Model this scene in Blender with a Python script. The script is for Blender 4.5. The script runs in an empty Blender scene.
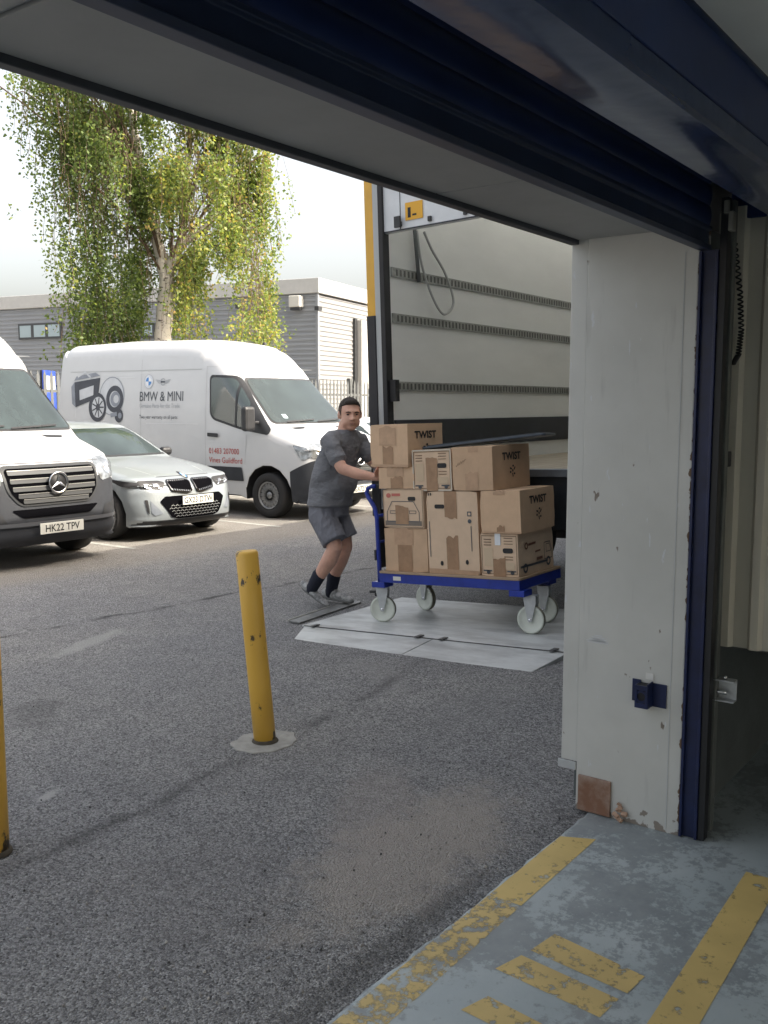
import bpy, bmesh, math, random
from mathutils import Vector, Matrix, Euler, noise
from mathutils.bvhtree import BVHTree
R = math.radians
random.seed(7)
sc = bpy.context.scene
COL = sc.collection

# ------------------------------------------------------------------ camera, sky, sun, exposure
cam = bpy.data.objects.new('camera', bpy.data.cameras.new('camera')); COL.objects.link(cam); sc.camera = cam
cam.location = (0, 0, 1.7); cam.rotation_euler = (R(90 - 6.43), 0, R(36.3 - 90))
cam.data.sensor_fit = 'VERTICAL'; cam.data.sensor_height = 24; cam.data.lens = 24 * 950 / 1024
cam.data.clip_start = .05; cam.data.clip_end = 2000
SUN_EL, SUN_D = 42, Vector((.36, -.93, 0)).normalized()
sunv = Vector((SUN_D.x * math.cos(R(SUN_EL)), SUN_D.y * math.cos(R(SUN_EL)), math.sin(R(SUN_EL))))
w = bpy.data.worlds.new('World'); sc.world = w; w.use_nodes = True
nt = w.node_tree; nt.nodes.clear()
sky = nt.nodes.new('ShaderNodeTexSky'); sky.sky_type = 'NISHITA'; sky.sun_disc = False
sky.sun_elevation = R(SUN_EL); sky.sun_rotation = math.atan2(SUN_D.x, SUN_D.y)
sky.air_density = 1.0; sky.dust_density = 7.0; sky.ozone_density = 1.0
bg = nt.nodes.new('ShaderNodeBackground'); bg.inputs[1].default_value = .15
wo = nt.nodes.new('ShaderNodeOutputWorld')
hs = nt.nodes.new('ShaderNodeHueSaturation'); hs.inputs['Saturation'].default_value = .48
nt.links.new(sky.outputs[0], hs.inputs['Color']); wm = nt.nodes.new('ShaderNodeMix'); wm.data_type = 'RGBA'; wm.blend_type = 'MULTIPLY'; wm.inputs[0].default_value = 1; wm.inputs[7].default_value = (1.03, .985, .915, 1)
nt.links.new(hs.outputs[0], wm.inputs[6]); nt.links.new(wm.outputs[2], bg.inputs[0]); nt.links.new(bg.outputs[0], wo.inputs[0])
sun = bpy.data.objects.new('sun', bpy.data.lights.new('sun', 'SUN')); COL.objects.link(sun)
sun.data.energy = 2.2; sun.data.angle = R(.53); sun.data.color = (1, .92, .78)
sun.rotation_euler = sunv.to_track_quat('Z', 'Y').to_euler(); sun.location = (5, -20, 20)
sc.view_settings.view_transform = 'Standard'; sc.view_settings.look = 'None'
sc.view_settings.exposure = 1.72; sc.view_settings.gamma = 1
sc.cycles.max_bounces = 8; sc.cycles.diffuse_bounces = 5; sc.cycles.glossy_bounces = 3
sc.cycles.transmission_bounces = 4; sc.cycles.transparent_max_bounces = 8
sc.cycles.sample_clamp_indirect = 6; sc.cycles.use_denoising = True

# ------------------------------------------------------------------ materials
MATS = {}
def mat(name, col, rough=.6, metal=0., var=0., vscale=6., bump=0., bscale=60., coat=0., spec=.5, col2=None, thr=None, stretch=None, bdist=.01):
    """procedural material: base colour with a noise variation (or a second colour in patches) and a noise bump"""
    if name in MATS: return MATS[name]
    m = bpy.data.materials.new(name); m.use_nodes = True; n = m.node_tree.nodes; l = m.node_tree.links
    b = n['Principled BSDF']; b.inputs['Base Color'].default_value = (*col, 1); b.inputs['Roughness'].default_value = rough
    b.inputs['Metallic'].default_value = metal; b.inputs['Specular IOR Level'].default_value = spec
    b.inputs['Coat Weight'].default_value = coat; b.inputs['Coat Roughness'].default_value = .06
    tc = n.new('ShaderNodeTexCoord'); mp = n.new('ShaderNodeMapping'); l.new(tc.outputs['Object'], mp.inputs[0])
    if stretch: mp.inputs['Scale'].default_value = stretch
    if var or col2:
        no = n.new('ShaderNodeTexNoise'); no.inputs['Scale'].default_value = vscale; no.inputs['Detail'].default_value = 8; no.inputs['Roughness'].default_value = .65
        l.new(mp.outputs[0], no.inputs[0]); mx = n.new('ShaderNodeMix'); mx.data_type = 'RGBA'
        rp = n.new('ShaderNodeValToRGB'); lo, hi = thr or (.3, .7)
        rp.color_ramp.elements[0].position = lo; rp.color_ramp.elements[1].position = hi
        l.new(no.outputs[0], rp.inputs[0]); l.new(rp.outputs[0], mx.inputs[0])
        if col2: mx.inputs[6].default_value = (*col, 1); mx.inputs[7].default_value = (*col2, 1)
        else: mx.inputs[6].default_value = (*[c * (1 - var) for c in col], 1); mx.inputs[7].default_value = (*[min(1, c * (1 + var)) for c in col], 1)
        l.new(mx.outputs[2], b.inputs['Base Color'])
    if bump:
        nb = n.new('ShaderNodeTexNoise'); nb.inputs['Scale'].default_value = bscale; nb.inputs['Detail'].default_value = 5
        l.new(mp.outputs[0], nb.inputs[0]); bp = n.new('ShaderNodeBump'); bp.inputs['Strength'].default_value = bump; bp.inputs['Distance'].default_value = bdist
        l.new(nb.outputs[0], bp.inputs['Height']); l.new(bp.outputs[0], b.inputs['Normal'])
    MATS[name] = m; return m

WHITE = mat('van_white', (.54, .55, .565), .3, coat=.5, var=.03, vscale=2)
CARP = mat('car_silver_white', (.235, .262, .28), .32, metal=.15, coat=.7, var=.02)
BLKP = mat('black_plastic', (.022, .023, .026), .5, var=.2, vscale=9)
GREYP = mat('grey_bumper_plastic', (.034, .037, .044), .6, spec=.3, var=.15, vscale=5)
GLASS = mat('vehicle_glass', (.035, .05, .048), .06, spec=.9, coat=.8)
WSCR = mat('windscreen_glass', (.028, .040, .040), .04, spec=.75, var=.4, vscale=1.6, stretch=(1, 1.6, .7))
TYRE = mat('tyre_rubber', (.02, .02, .021), .85, bump=.3, bscale=90)
ALLOY = mat('alloy', (.5, .51, .53), .35, metal=.8)
DARKM = mat('dark_metal', (.05, .052, .055), .5, metal=.5, var=.2)
CHROME = mat('chrome', (.72, .73, .75), .15, metal=1.)
PLATEW = mat('plate_white', (.62, .62, .57), .5)
INK = mat('black_ink', (.012, .012, .014), .6)
VOID = mat('dark_opening', (.004, .004, .005), 1., spec=.0)
CARD = mat('cardboard', (.62, .43, .28), .85, var=.08, vscale=7, bump=.15, bscale=30)
CARD3 = mat('cardboard_dull', (.56, .385, .25), .85, var=.1, vscale=5, bump=.2, bscale=22)
CARD2 = mat('cardboard_pale', (.66, .49, .345), .85, var=.07, vscale=6, bump=.15, bscale=30)
TAPE = mat('brown_tape', (.33, .20, .115), .35, var=.2, vscale=12)
TAPE2 = mat('clear_tape', (.46, .30, .19), .28, var=.12, vscale=20)
BLUEP = mat('trolley_blue', (.013, .035, .28), .38, var=.25, vscale=9, bump=.1, bscale=40)
GALV = mat('galvanised', (.5, .52, .53), .45, metal=.6, var=.15, vscale=14)
WHEELW = mat('nylon_wheel', (.62, .65, .58), .45, var=.1, vscale=8)
GLAMP = mat('headlight_glass', (.22, .24, .26), .14, metal=.4, coat=.8, var=.6, vscale=14)

# ------------------------------------------------------------------ helpers
def link(name, me, mats=(), parent=None, label=None, cat=None, group=None, kind=None, loc=None, rot=None):
    o = bpy.data.objects.new(name, me); COL.objects.link(o)
    for m in mats: me.materials.append(m)
    if parent: o.parent = parent
    if loc: o.location = loc
    if rot: o.rotation_euler = rot
    if label: o['label'] = label
    if cat: o['category'] = cat
    if group: o['group'] = group
    if kind: o['kind'] = kind
    return o
def thing(name, label, cat, loc=(0, 0, 0), rot=(0, 0, 0), group=None):
    return link(name, None, (), None, label, cat, group, None, loc, rot)
class MB:
    """collects shapes of one object"""
    def __init__(s): s.b = bmesh.new()
    def quad(s, pts, mi=0):
        f = s.b.faces.new([s.b.verts.new(p) for p in pts]); f.material_index = mi; return s
    def box(s, a, b, mi=0, M=None):
        x0, y0, z0 = a; x1, y1, z1 = b
        P = [Vector(p) for p in ((x0,y0,z0),(x1,y0,z0),(x1,y1,z0),(x0,y1,z0),(x0,y0,z1),(x1,y0,z1),(x1,y1,z1),(x0,y1,z1))]
        if M: P = [M @ p for p in P]
        v = [s.b.verts.new(p) for p in P]
        for q in ((3,2,1,0),(4,5,6,7),(0,1,5,4),(1,2,6,5),(2,3,7,6),(3,0,4,7)):
            s.b.faces.new([v[i] for i in q]).material_index = mi
        return s
    def prism(s, poly, axis, a, b, mi=0):
        """extrude a 2D polygon along axis ('x','y','z') from a to b"""
        def P(p, t):
            return (t, p[0], p[1]) if axis == 'x' else ((p[0], t, p[1]) if axis == 'y' else (p[0], p[1], t))
        A = [s.b.verts.new(P(p, a)) for p in poly]; B = [s.b.verts.new(P(p, b)) for p in poly]
        n = len(poly)
        for f in ([A[::-1], B] + [[A[i], A[(i+1) % n], B[(i+1) % n], B[i]] for i in range(n)]):
            s.b.faces.new(f).material_index = mi
        return s
    def tube(s, pts, r, seg=10, mi=0, cap=True):
        pts = [Vector(p) for p in pts]; rs = r if isinstance(r, (list, tuple)) else [r] * len(pts); prev = None; up = None
        for i, p in enumerate(pts):
            d = ((pts[i+1] - p) if i == 0 else (p - pts[i-1]) if i == len(pts) - 1 else (pts[i+1] - pts[i-1])).normalized()
            if up is None: up = d.orthogonal().normalized()
            up = (up - d * up.dot(d)).normalized(); sd = d.cross(up)
            ring = [s.b.verts.new(p + (up * math.cos(2*math.pi*k/seg) + sd * math.sin(2*math.pi*k/seg)) * rs[i]) for k in range(seg)]
            if prev:
                for k in range(seg): f = s.b.faces.new([prev[k], prev[(k+1) % seg], ring[(k+1) % seg], ring[k]]); f.material_index = mi; f.smooth = True
            elif cap: s.b.faces.new(ring[::-1]).material_index = mi
            prev = ring
        if cap: s.b.faces.new(prev).material_index = mi
        return s
    def lathe(s, prof, c, axis='y', seg=28, mi=0):
        """profile of (radius, offset along axis) turned about an axis through c"""
        prev = None
        for r, h in prof:
            ring = []
            for k in range(seg):
                a = 2*math.pi*k/seg; u, v = r*math.cos(a), r*math.sin(a)
                p = (u, h, v) if axis == 'y' else ((h, u, v) if axis == 'x' else (u, v, h))
                ring.append(s.b.verts.new((c[0]+p[0], c[1]+p[1], c[2]+p[2])))
            if prev:
                for k in range(seg): f = s.b.faces.new([prev[k], prev[(k+1) % seg], ring[(k+1) % seg], ring[k]]); f.material_index = mi; f.smooth = True
            prev = ring
        return s
    def mesh(s, bevel=0, recalc=True):
        if recalc: bmesh.ops.recalc_face_normals(s.b, faces=s.b.faces[:])
        me = bpy.data.meshes.new('mesh'); s.b.to_mesh(me); s.b.free(); return me
    def build(s, name, m, parent=None, bevel=0, **k):
        me = s.mesh(); o = link(name, me, m if isinstance(m, (list, tuple)) else [m], parent, **k)
        if bevel:
            md = o.modifiers.new('bevel', 'BEVEL'); md.width = bevel; md.segments = 2; md.limit_method = 'ANGLE'; md.angle_limit = R(40)
        return o
def fillet(pts, rs, closed=True, n=5):
    out = []; N = len(pts)
    for i, p in enumerate(pts):
        r = rs[i] if isinstance(rs, (list, tuple)) else rs
        p = Vector(p)
        if (not closed and i in (0, N-1)) or r <= 0: out.append(p); continue
        a = Vector(pts[i-1]) - p; b = Vector(pts[(i+1) % N]) - p
        k = min(r, a.length * .48, b.length * .48); a = p + a.normalized() * k; b = p + b.normalized() * k
        for j in range(n + 1):
            t = j / n; out.append(a * (1-t)**2 + p * 2*t*(1-t) + b * t*t)
    return out
DG = None
def text_mesh(s, size, align='LEFT', bold=0., sx=1., shear=0.):
    cu = bpy.data.curves.new('t', 'FONT'); cu.body = s; cu.size = size; cu.align_x = align; cu.offset = bold * size; cu.shear = shear
    cu.resolution_u = 3
    o = bpy.data.objects.new('t', cu); COL.objects.link(o)
    me = bpy.data.meshes.new_from_object(o.evaluated_get(bpy.context.evaluated_depsgraph_get()))
    P = [(v.co.x * sx, v.co.y) for v in me.vertices]; F = [tuple(p.vertices) for p in me.polygons]
    bpy.data.objects.remove(o); bpy.data.curves.remove(cu); bpy.data.meshes.remove(me)
    return P, F
def text_on(name, s, size, M, m, parent, align='LEFT', bold=0., sx=1., rot=0., **k):
    """lettering in the plane of matrix M (x along the text, y up the letters)"""
    P, F = text_mesh(s, size, align, bold, sx)
    me = bpy.data.meshes.new('text'); c, q = math.cos(rot), math.sin(rot)
    me.from_pydata([tuple(M @ Vector((x*c - y*q, x*q + y*c, 0))) for x, y in P], [], F); me.update()
    return link(name, me, [m], parent, **k)
def bvh_of(me):
    return BVHTree.FromPolygons([v.co.copy() for v in me.vertices], [tuple(p.vertices) for p in me.polygons])
def shoot(bvh, p, view, off, last):
    if view == 'side': o, d = Vector((p[0], -20, p[1])), Vector((0, 1, 0))
    elif view == 'far': o, d = Vector((p[0], 20, p[1])), Vector((0, -1, 0))
    elif view == 'front': o, d = Vector((20, p[0], p[1])), Vector((-1, 0, 0))
    elif view == 'rear': o, d = Vector((-20, p[0], p[1])), Vector((1, 0, 0))
    else: o, d = Vector((p[0], p[1], 20)), Vector((0, 0, -1))
    h, nrm, _, _ = bvh.ray_cast(o, d)
    if h is None: h = (o + d * last[0]); nrm = -d
    else: last[0] = (h - o).length
    return h - d * off
def patch(bvh, polys, view, off=.005, cell=.07, thick=0):
    """2D polygons laid onto a body surface along a view direction"""
    b = bmesh.new()
    for poly in polys:
        vs = [b.verts.new((p[0], p[1], 0)) for p in poly]
        try: b.faces.new(vs)
        except ValueError: pass
    for ax in (0, 1):
        lo = min(v.co[ax] for v in b.verts); hi = max(v.co[ax] for v in b.verts)
        c = math.ceil(lo / cell) * cell
        while c < hi:
            co = [0, 0, 0]; co[ax] = c + 1e-5; no = [0, 0, 0]; no[ax] = 1
            bmesh.ops.bisect_plane(b, geom=b.verts[:] + b.edges[:] + b.faces[:], plane_co=co, plane_no=no, dist=1e-6); c += cell
    bmesh.ops.triangulate(b, faces=[f for f in b.faces if len(f.verts) > 4])
    last = [18.9]
    for v in sorted(b.verts, key=lambda v: (round(v.co.y, 2), v.co.x)):
        v.co = shoot(bvh, (v.co.x, v.co.y), view, off, last)
    for f in b.faces: f.smooth = True
    b.normal_update()
    me = bpy.data.meshes.new('patch'); b.to_mesh(me); b.free(); return me
def patch_obj(name, bvh, polys, view, m, parent, off=.005, cell=.07, **k):
    return link(name, patch(bvh, polys, view, off, cell), [m], parent, **k)
def text_patch(name, bvh, s, size, at, view, m, parent, align='LEFT', bold=0., sx=1., off=.007, **k):
    P, F = text_mesh(s, size, align, bold, sx); last = [18.9]
    me = bpy.data.meshes.new('text')
    me.from_pydata([tuple(shoot(bvh, (at[0] + x, at[1] + y), view, off, last)) for x, y in P], [], F); me.update()
    return link(name, me, [m], parent, **k)
def strip(p, q, wd):
    p, q = Vector(p), Vector(q); d = (q - p).normalized(); n = Vector((-d.y, d.x)) * wd / 2
    return [p - n, q - n, q + n, p + n]
def disc(c, r, n=24, ry=None):
    return [Vector((c[0] + r * math.cos(2*math.pi*k/n), c[1] + (ry or r) * math.sin(2*math.pi*k/n))) for k in range(n)]
def ringpolys(c, r0, r1, n=24, a0=0, a1=2*math.pi, ky=1.):
    out = []
    for k in range(n):
        a, b = a0 + (a1-a0)*k/n, a0 + (a1-a0)*(k+1)/n
        out.append([Vector((c[0] + r*math.cos(t), c[1] + ky*r*math.sin(t))) for r, t in ((r0, a), (r1, a), (r1, b), (r0, b))])
    return out

def copy_tree(o, parent=None):
    c = o.copy(); COL.objects.link(c); c.parent = parent
    for ch in o.children: copy_tree(ch, c)
    return c

# ------------------------------------------------------------------ ground
def hgt(x, y):
    def ss(t): t = max(0, min(1, t)); return t*t*(3 - 2*t)
    return .056 * max(0, min(2.2, 4.55 - y)) * ss((x - 3.9) / 1.15) * ss((y - 1.6) / .8) * ss((14 - x) / 4)
def ground():
    xs = [-300, -120, -50, -20, -8] + [-4 + .25*i for i in range(73)] + [18, 25, 40, 80, 150, 400]
    ys = [1.56 + .2*i for i in range(45)] + [12, 15, 20, 30, 50, 100, 200, 500]
    b = bmesh.new(); V = [[b.verts.new((x, y, hgt(x, y) - (.012 if y < 1.6 else 0))) for x in xs] for y in ys]
    for j in range(len(ys)-1):
        for i in range(len(xs)-1): b.faces.new((V[j][i], V[j][i+1], V[j+1][i+1], V[j+1][i])).smooth = True
    me = bpy.data.meshes.new('yard'); b.to_mesh(me); b.free()
    m = bpy.data.materials.new('asphalt'); m.use_nodes = True; n = m.node_tree.nodes; l = m.node_tree.links; bs = n['Principled BSDF']
    bs.inputs['Roughness'].default_value = .82; bs.inputs['Specular IOR Level'].default_value = .35
    g = n.new('ShaderNodeNewGeometry')
    def noise(sc_, det=6, rough=.6, vec=None):
        k = n.new('ShaderNodeTexNoise'); k.inputs['Scale'].default_value = sc_; k.inputs['Detail'].default_value = det; k.inputs['Roughness'].default_value = rough
        l.new(vec or g.outputs['Position'], k.inputs[0]); return k.outputs[0]
    def ramp(v, a, b_, c0, c1):
        r = n.new('ShaderNodeValToRGB'); r.color_ramp.elements[0].position = a; r.color_ramp.elements[1].position = b_
        r.color_ramp.elements[0].color = (*c0, 1); r.color_ramp.elements[1].color = (*c1, 1); l.new(v, r.inputs[0]); return r.outputs[0]
    def mix(f, a, b_, t='MIX'):
        k = n.new('ShaderNodeMix'); k.data_type = 'RGBA'; k.blend_type = t
        for s, v in ((0, f), (6, a), (7, b_)):
            if isinstance(v, (int, float)): k.inputs[s].default_value = v
            elif isinstance(v, tuple): k.inputs[s].default_value = (*v, 1)
            else: l.new(v, k.inputs[s])
        return k.outputs[2]
    def math_(op, a, b_=0.):
        k = n.new('ShaderNodeMath'); k.operation = op
        for s, v in ((0, a), (1, b_)):
            if isinstance(v, (int, float)): k.inputs[s].default_value = v
            else: l.new(v, k.inputs[s])
        return k.outputs[0]
    sp = n.new('ShaderNodeSeparateXYZ'); l.new(g.outputs['Position'], sp.inputs[0]); X, Y = sp.outputs[0], sp.outputs[1]
    vo = n.new('ShaderNodeTexVoronoi'); vo.inputs['Scale'].default_value = 125; l.new(g.outputs['Position'], vo.inputs[0])
    base = ramp(vo.outputs['Color'], .1, .9, (.13, .13, .134), (.53, .53, .53))
    fine = ramp(noise(170, 4, .7), .35, .7, (.35, .35, .35), (1.55, 1.55, 1.55))
    c = mix(.75, base, fine, 'MULTIPLY')
    big = ramp(noise(.5, 8, .6), .3, .72, (.86, .87, .9), (1.12, 1.1, 1.06)); c = mix(1., c, big, 'MULTIPLY')
    mid = ramp(noise(4, 8, .75), .3, .75, (.86, .86, .86), (1.12, 1.12, 1.12)); c = mix(1., c, mid, 'MULTIPLY')
    # dusty worn ground near the slab and pale scuffs
    def blob(cx, cy, rx, ry, ang, soft=.5):
        ca, sa = math.cos(ang), math.sin(ang)
        dx, dy = math_('SUBTRACT', X, cx), math_('SUBTRACT', Y, cy)
        u = math_('DIVIDE', math_('ADD', math_('MULTIPLY', dx, ca), math_('MULTIPLY', dy, sa)), rx)
        v = math_('DIVIDE', math_('SUBTRACT', math_('MULTIPLY', dy, ca), math_('MULTIPLY', dx, sa)), ry)
        d = math_('SQRT', math_('ADD', math_('MULTIPLY', u, u), math_('MULTIPLY', v, v)))
        d = math_('ADD', d, math_('MULTIPLY', math_('SUBTRACT', noise(5, 8, .75), .5), 1.6))
        k = n.new('ShaderNodeMapRange'); k.inputs[1].default_value = 1.; k.inputs[2].default_value = 1 - soft; k.interpolation_type = 'SMOOTHSTEP'; l.new(d, k.inputs[0]); return k.outputs[0]
    for (cx, cy, rx, ry, an, st, cc) in ((2.85, 1.98, .85, .34, .05, .75, (.44, .40, .36)), (3.05, 2.30, .7, .22, .5, .4, (.40, .36, .335)), (4.15, 5.68, .5, .10, .35, .8, (.42, .42, .41)),
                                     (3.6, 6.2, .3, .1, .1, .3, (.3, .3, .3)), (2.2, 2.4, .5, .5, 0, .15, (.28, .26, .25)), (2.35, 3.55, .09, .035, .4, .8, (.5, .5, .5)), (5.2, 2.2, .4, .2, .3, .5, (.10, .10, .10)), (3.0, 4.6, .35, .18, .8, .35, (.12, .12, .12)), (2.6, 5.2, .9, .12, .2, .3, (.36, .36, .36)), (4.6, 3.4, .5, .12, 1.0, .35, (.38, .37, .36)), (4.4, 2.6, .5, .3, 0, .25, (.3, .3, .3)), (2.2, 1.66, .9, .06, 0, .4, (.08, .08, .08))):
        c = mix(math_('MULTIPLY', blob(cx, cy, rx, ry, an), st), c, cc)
    # dark sealed joints running along the yard
    def joint(p, q, wd, st):
        p, q = Vector(p), Vector(q); d = (q - p).normalized(); nn = (-d.y, d.x); off = -(nn[0]*p.x + nn[1]*p.y)
        s = math_('ADD', math_('ADD', math_('MULTIPLY', X, nn[0]), math_('MULTIPLY', Y, nn[1])), off)
        s = math_('ADD', s, math_('MULTIPLY', math_('SUBTRACT', noise(2.2, 6, .7), .5), .28)); s = math_('ABSOLUTE', s)
        k = n.new('ShaderNodeMapRange'); k.inputs[1].default_value = wd; k.inputs[2].default_value = 0; l.new(s, k.inputs[0])
        r = ramp(noise(3, 4, .6), .38, .6, (0, 0, 0), (1, 1, 1)); return math_('MULTIPLY', math_('MULTIPLY', k.outputs[0], r), st)
    for p, q, wd, st in (((3.83, 6.31), (7.84, 5.94), .05, .9), ((1.81, 3.05), (2.73, 3.13), .07, .55)):
        c = mix(joint(p, q, wd, st), c, (.03, .03, .032))
    # sunlight painted into the tarmac: paler tan beyond the edge of the building's shadow
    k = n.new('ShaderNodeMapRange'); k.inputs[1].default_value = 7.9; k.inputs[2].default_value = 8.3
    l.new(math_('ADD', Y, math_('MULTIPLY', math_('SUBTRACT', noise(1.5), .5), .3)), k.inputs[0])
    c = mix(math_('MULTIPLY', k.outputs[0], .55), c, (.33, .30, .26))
    l.new(c, bs.inputs['Base Color'])
    bp = n.new('ShaderNodeBump'); bp.inputs['Strength'].default_value = 1.; bp.inputs['Distance'].default_value = .018
    hh = math_('ADD', math_('MULTIPLY', vo.outputs['Distance'], -.8), noise(60, 5, .7)); l.new(hh, bp.inputs['Height']); l.new(bp.outputs[0], bs.inputs['Normal'])
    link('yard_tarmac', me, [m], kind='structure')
ground()
PAINTW = mat('worn_white_line', (.34, .34, .32), .8, var=.3, vscale=20)
for i, x in enumerate((7.2, 9.75, 12.6)):
    MB().quad([(x, 9.0, .004), (x + .09, 9.0, .004), (x + .09, 13.6, .004), (x, 13.6, .004)]).build('bay_line', PAINTW, kind='structure')

def grit():
    b = bmesh.new(); r = random.Random(9)
    for _ in range(900):
        x = r.uniform(-.5, 4.4); y = 1.62 + abs(r.gauss(0, .5)) if r.random() < .6 else r.uniform(1.65, 5.5); s_ = r.uniform(.002, .0065)
        if x > 3.55 and y < 1.75: continue
        g = bmesh.ops.create_icosphere(b, subdivisions=1, radius=s_, matrix=Matrix.Translation((x, y, s_*.3 + .001)) @ Euler((r.random()*3, r.random()*3, 0)).to_matrix().to_4x4() @ Matrix.Diagonal((1, r.uniform(.6, 1), r.uniform(.4, .8), 1)))
        k = r.randrange(3)
        for v in g['verts']:
            for f in v.link_faces: f.material_index = k
    me = bpy.data.meshes.new('grit'); b.to_mesh(me); b.free()
    link('loose_grit', me, [mat('grit_pale', (.42, .40, .37), .9), mat('grit_mid', (.24, .23, .22), .9), mat('grit_dark', (.07, .07, .07), .9)], label='loose grit and tiny stones scattered on the tarmac by the slab edge', cat='grit', kind='stuff')
grit()

# painted floor slab of the unit
def slab_mat():
    m = bpy.data.materials.new('painted_concrete_floor'); m.use_nodes = True; n = m.node_tree.nodes; l = m.node_tree.links; b = n['Principled BSDF']
    g = n.new('ShaderNodeNewGeometry')
    def rampn(s, det, ro, a, c_, c0, c1):
        k = n.new('ShaderNodeTexNoise'); k.inputs['Scale'].default_value = s; k.inputs['Detail'].default_value = det; k.inputs['Roughness'].default_value = ro
        l.new(g.outputs['Position'], k.inputs[0]); r = n.new('ShaderNodeValToRGB'); r.color_ramp.elements[0].position = a; r.color_ramp.elements[1].position = c_
        r.color_ramp.elements[0].color = (*c0, 1); r.color_ramp.elements[1].color = (*c1, 1); l.new(k.outputs[0], r.inputs[0]); return r.outputs[0], k.outputs[0]
    paint, _ = rampn(3, 6, .6, .3, .7, (.35, .405, .42), (.45, .50, .51))
    conc, _ = rampn(9, 9, .7, .3, .7, (.22, .25, .265), (.31, .34, .35))
    big, bigv = rampn(1.9, 4, .6, .40, .56, (0, 0, 0), (1, 1, 1)); fine, fv = rampn(22, 12, .78, .47, .57, (0, 0, 0), (1, 1, 1))
    a = n.new('ShaderNodeMath'); a.operation = 'ADD'; l.new(bigv, a.inputs[0]); l.new(fv, a.inputs[1])
    r = n.new('ShaderNodeValToRGB'); r.color_ramp.elements[0].position = .485; r.color_ramp.elements[1].position = .525
    h = n.new('ShaderNodeMath'); h.operation = 'MULTIPLY'; h.inputs[1].default_value = .5; l.new(a.outputs[0], h.inputs[0]); l.new(h.outputs[0], r.inputs[0])
    mx = n.new('ShaderNodeMix'); mx.data_type = 'RGBA'; l.new(r.outputs[0], mx.inputs[0]); l.new(paint, mx.inputs[6]); l.new(conc, mx.inputs[7])
    l.new(mx.outputs[2], b.inputs['Base Color']); b.inputs['Roughness'].default_value = .5
    bp = n.new('ShaderNodeBump'); bp.inputs['Strength'].default_value = .35; bp.inputs['Distance'].default_value = .004; l.new(fv, bp.inputs['Height']); l.new(bp.outputs[0], b.inputs['Normal'])
    return m
def slab():
    b = bmesh.new(); xs = [-9 + .5*i for i in range(15)] + [-1.5 + .04*i for i in range(130)] + [3.7, 5.05]
    rnd = random.Random(3); edge = 0; V = []
    for x in xs:
        edge = edge * .75 + rnd.uniform(-.008, .008)
        V.append([b.verts.new((x, y, z)) for y, z in ((1.578 + edge, -.05), (1.578 + edge, -.003), (1.566 + edge, .002), (1.2, .002), (-9, .002))])
    for i in range(len(xs)-1):
        for j in range(4): b.faces.new((V[i][j], V[i+1][j], V[i+1][j+1], V[i][j+1]))
    bmesh.ops.recalc_face_normals(b, faces=b.faces[:])
    me = bpy.data.meshes.new('slab'); b.to_mesh(me); b.free()
    if me.polygons[10].normal.z < 0: me.flip_normals()
    link('floor', me, [slab_mat()], kind='structure')
slab()
def worn(name, col, lo, hi, scale=11, col2=None):
    m = bpy.data.materials.new(name); m.use_nodes = True; n = m.node_tree.nodes; l = m.node_tree.links; b = n['Principled BSDF']
    g = n.new('ShaderNodeNewGeometry'); k = n.new('ShaderNodeTexNoise'); k.inputs['Scale'].default_value = scale; k.inputs['Detail'].default_value = 9; k.inputs['Roughness'].default_value = .68
    l.new(g.outputs['Position'], k.inputs[0]); r = n.new('ShaderNodeValToRGB'); r.color_ramp.elements[0].position = lo; r.color_ramp.elements[1].position = hi
    l.new(k.outputs[0], r.inputs[0]); l.new(r.outputs[0], b.inputs['Alpha'])
    k2 = n.new('ShaderNodeTexNoise'); k2.inputs['Scale'].default_value = 5; k2.inputs['Detail'].default_value = 8; l.new(g.outputs['Position'], k2.inputs[0])
    mx = n.new('ShaderNodeMix'); mx.data_type = 'RGBA'; l.new(k2.outputs[0], mx.inputs[0]); mx.inputs[6].default_value = (*[c*.75 for c in col], 1); mx.inputs[7].default_value = (*[c*1.2 for c in col], 1)
    l.new(mx.outputs[2], b.inputs['Base Color']); b.inputs['Roughness'].default_value = .6; return m
YW0 = worn('yellow_paint', (.62, .46, .17), .33, .44, 14); YW1 = worn('yellow_paint_worn', (.60, .45, .18), .43, .55, 18); YW2 = worn('yellow_paint_half', (.62, .46, .18), .37, .48, 18)
def flat(name, pts, m, z=.0032): MB().quad([(p[0], p[1], z) for p in pts]).build(name, m, kind='structure')
flat('yellow_line', [(2.75, 1.44), (3.37, 1.44), (3.31, 1.565), (2.75, 1.565)], YW0)
flat('yellow_line', [(1.2, 1.44), (2.749, 1.44), (2.749, 1.565), (1.2, 1.565)], YW1)
flat('yellow_line', [(.6, .70), (3.45, .77), (3.45, .89), (.6, .82)], YW0)
flat('yellow_line', [(2.50, .96), (2.61, .95), (2.66, 1.27), (2.53, 1.29)], YW2)
flat('yellow_line', [(2.35, .98), (2.46, .97), (2.49, 1.30), (2.38, 1.33)], YW2)
flat('yellow_line', [(2.13, 1.0), (2.22, 1.0), (2.25, 1.28), (2.15, 1.31)], YW2)
flat('yellow_line', [(1.95, 1.0), (2.04, 1.0), (2.05, 1.33), (1.96, 1.33)], YW2)

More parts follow.
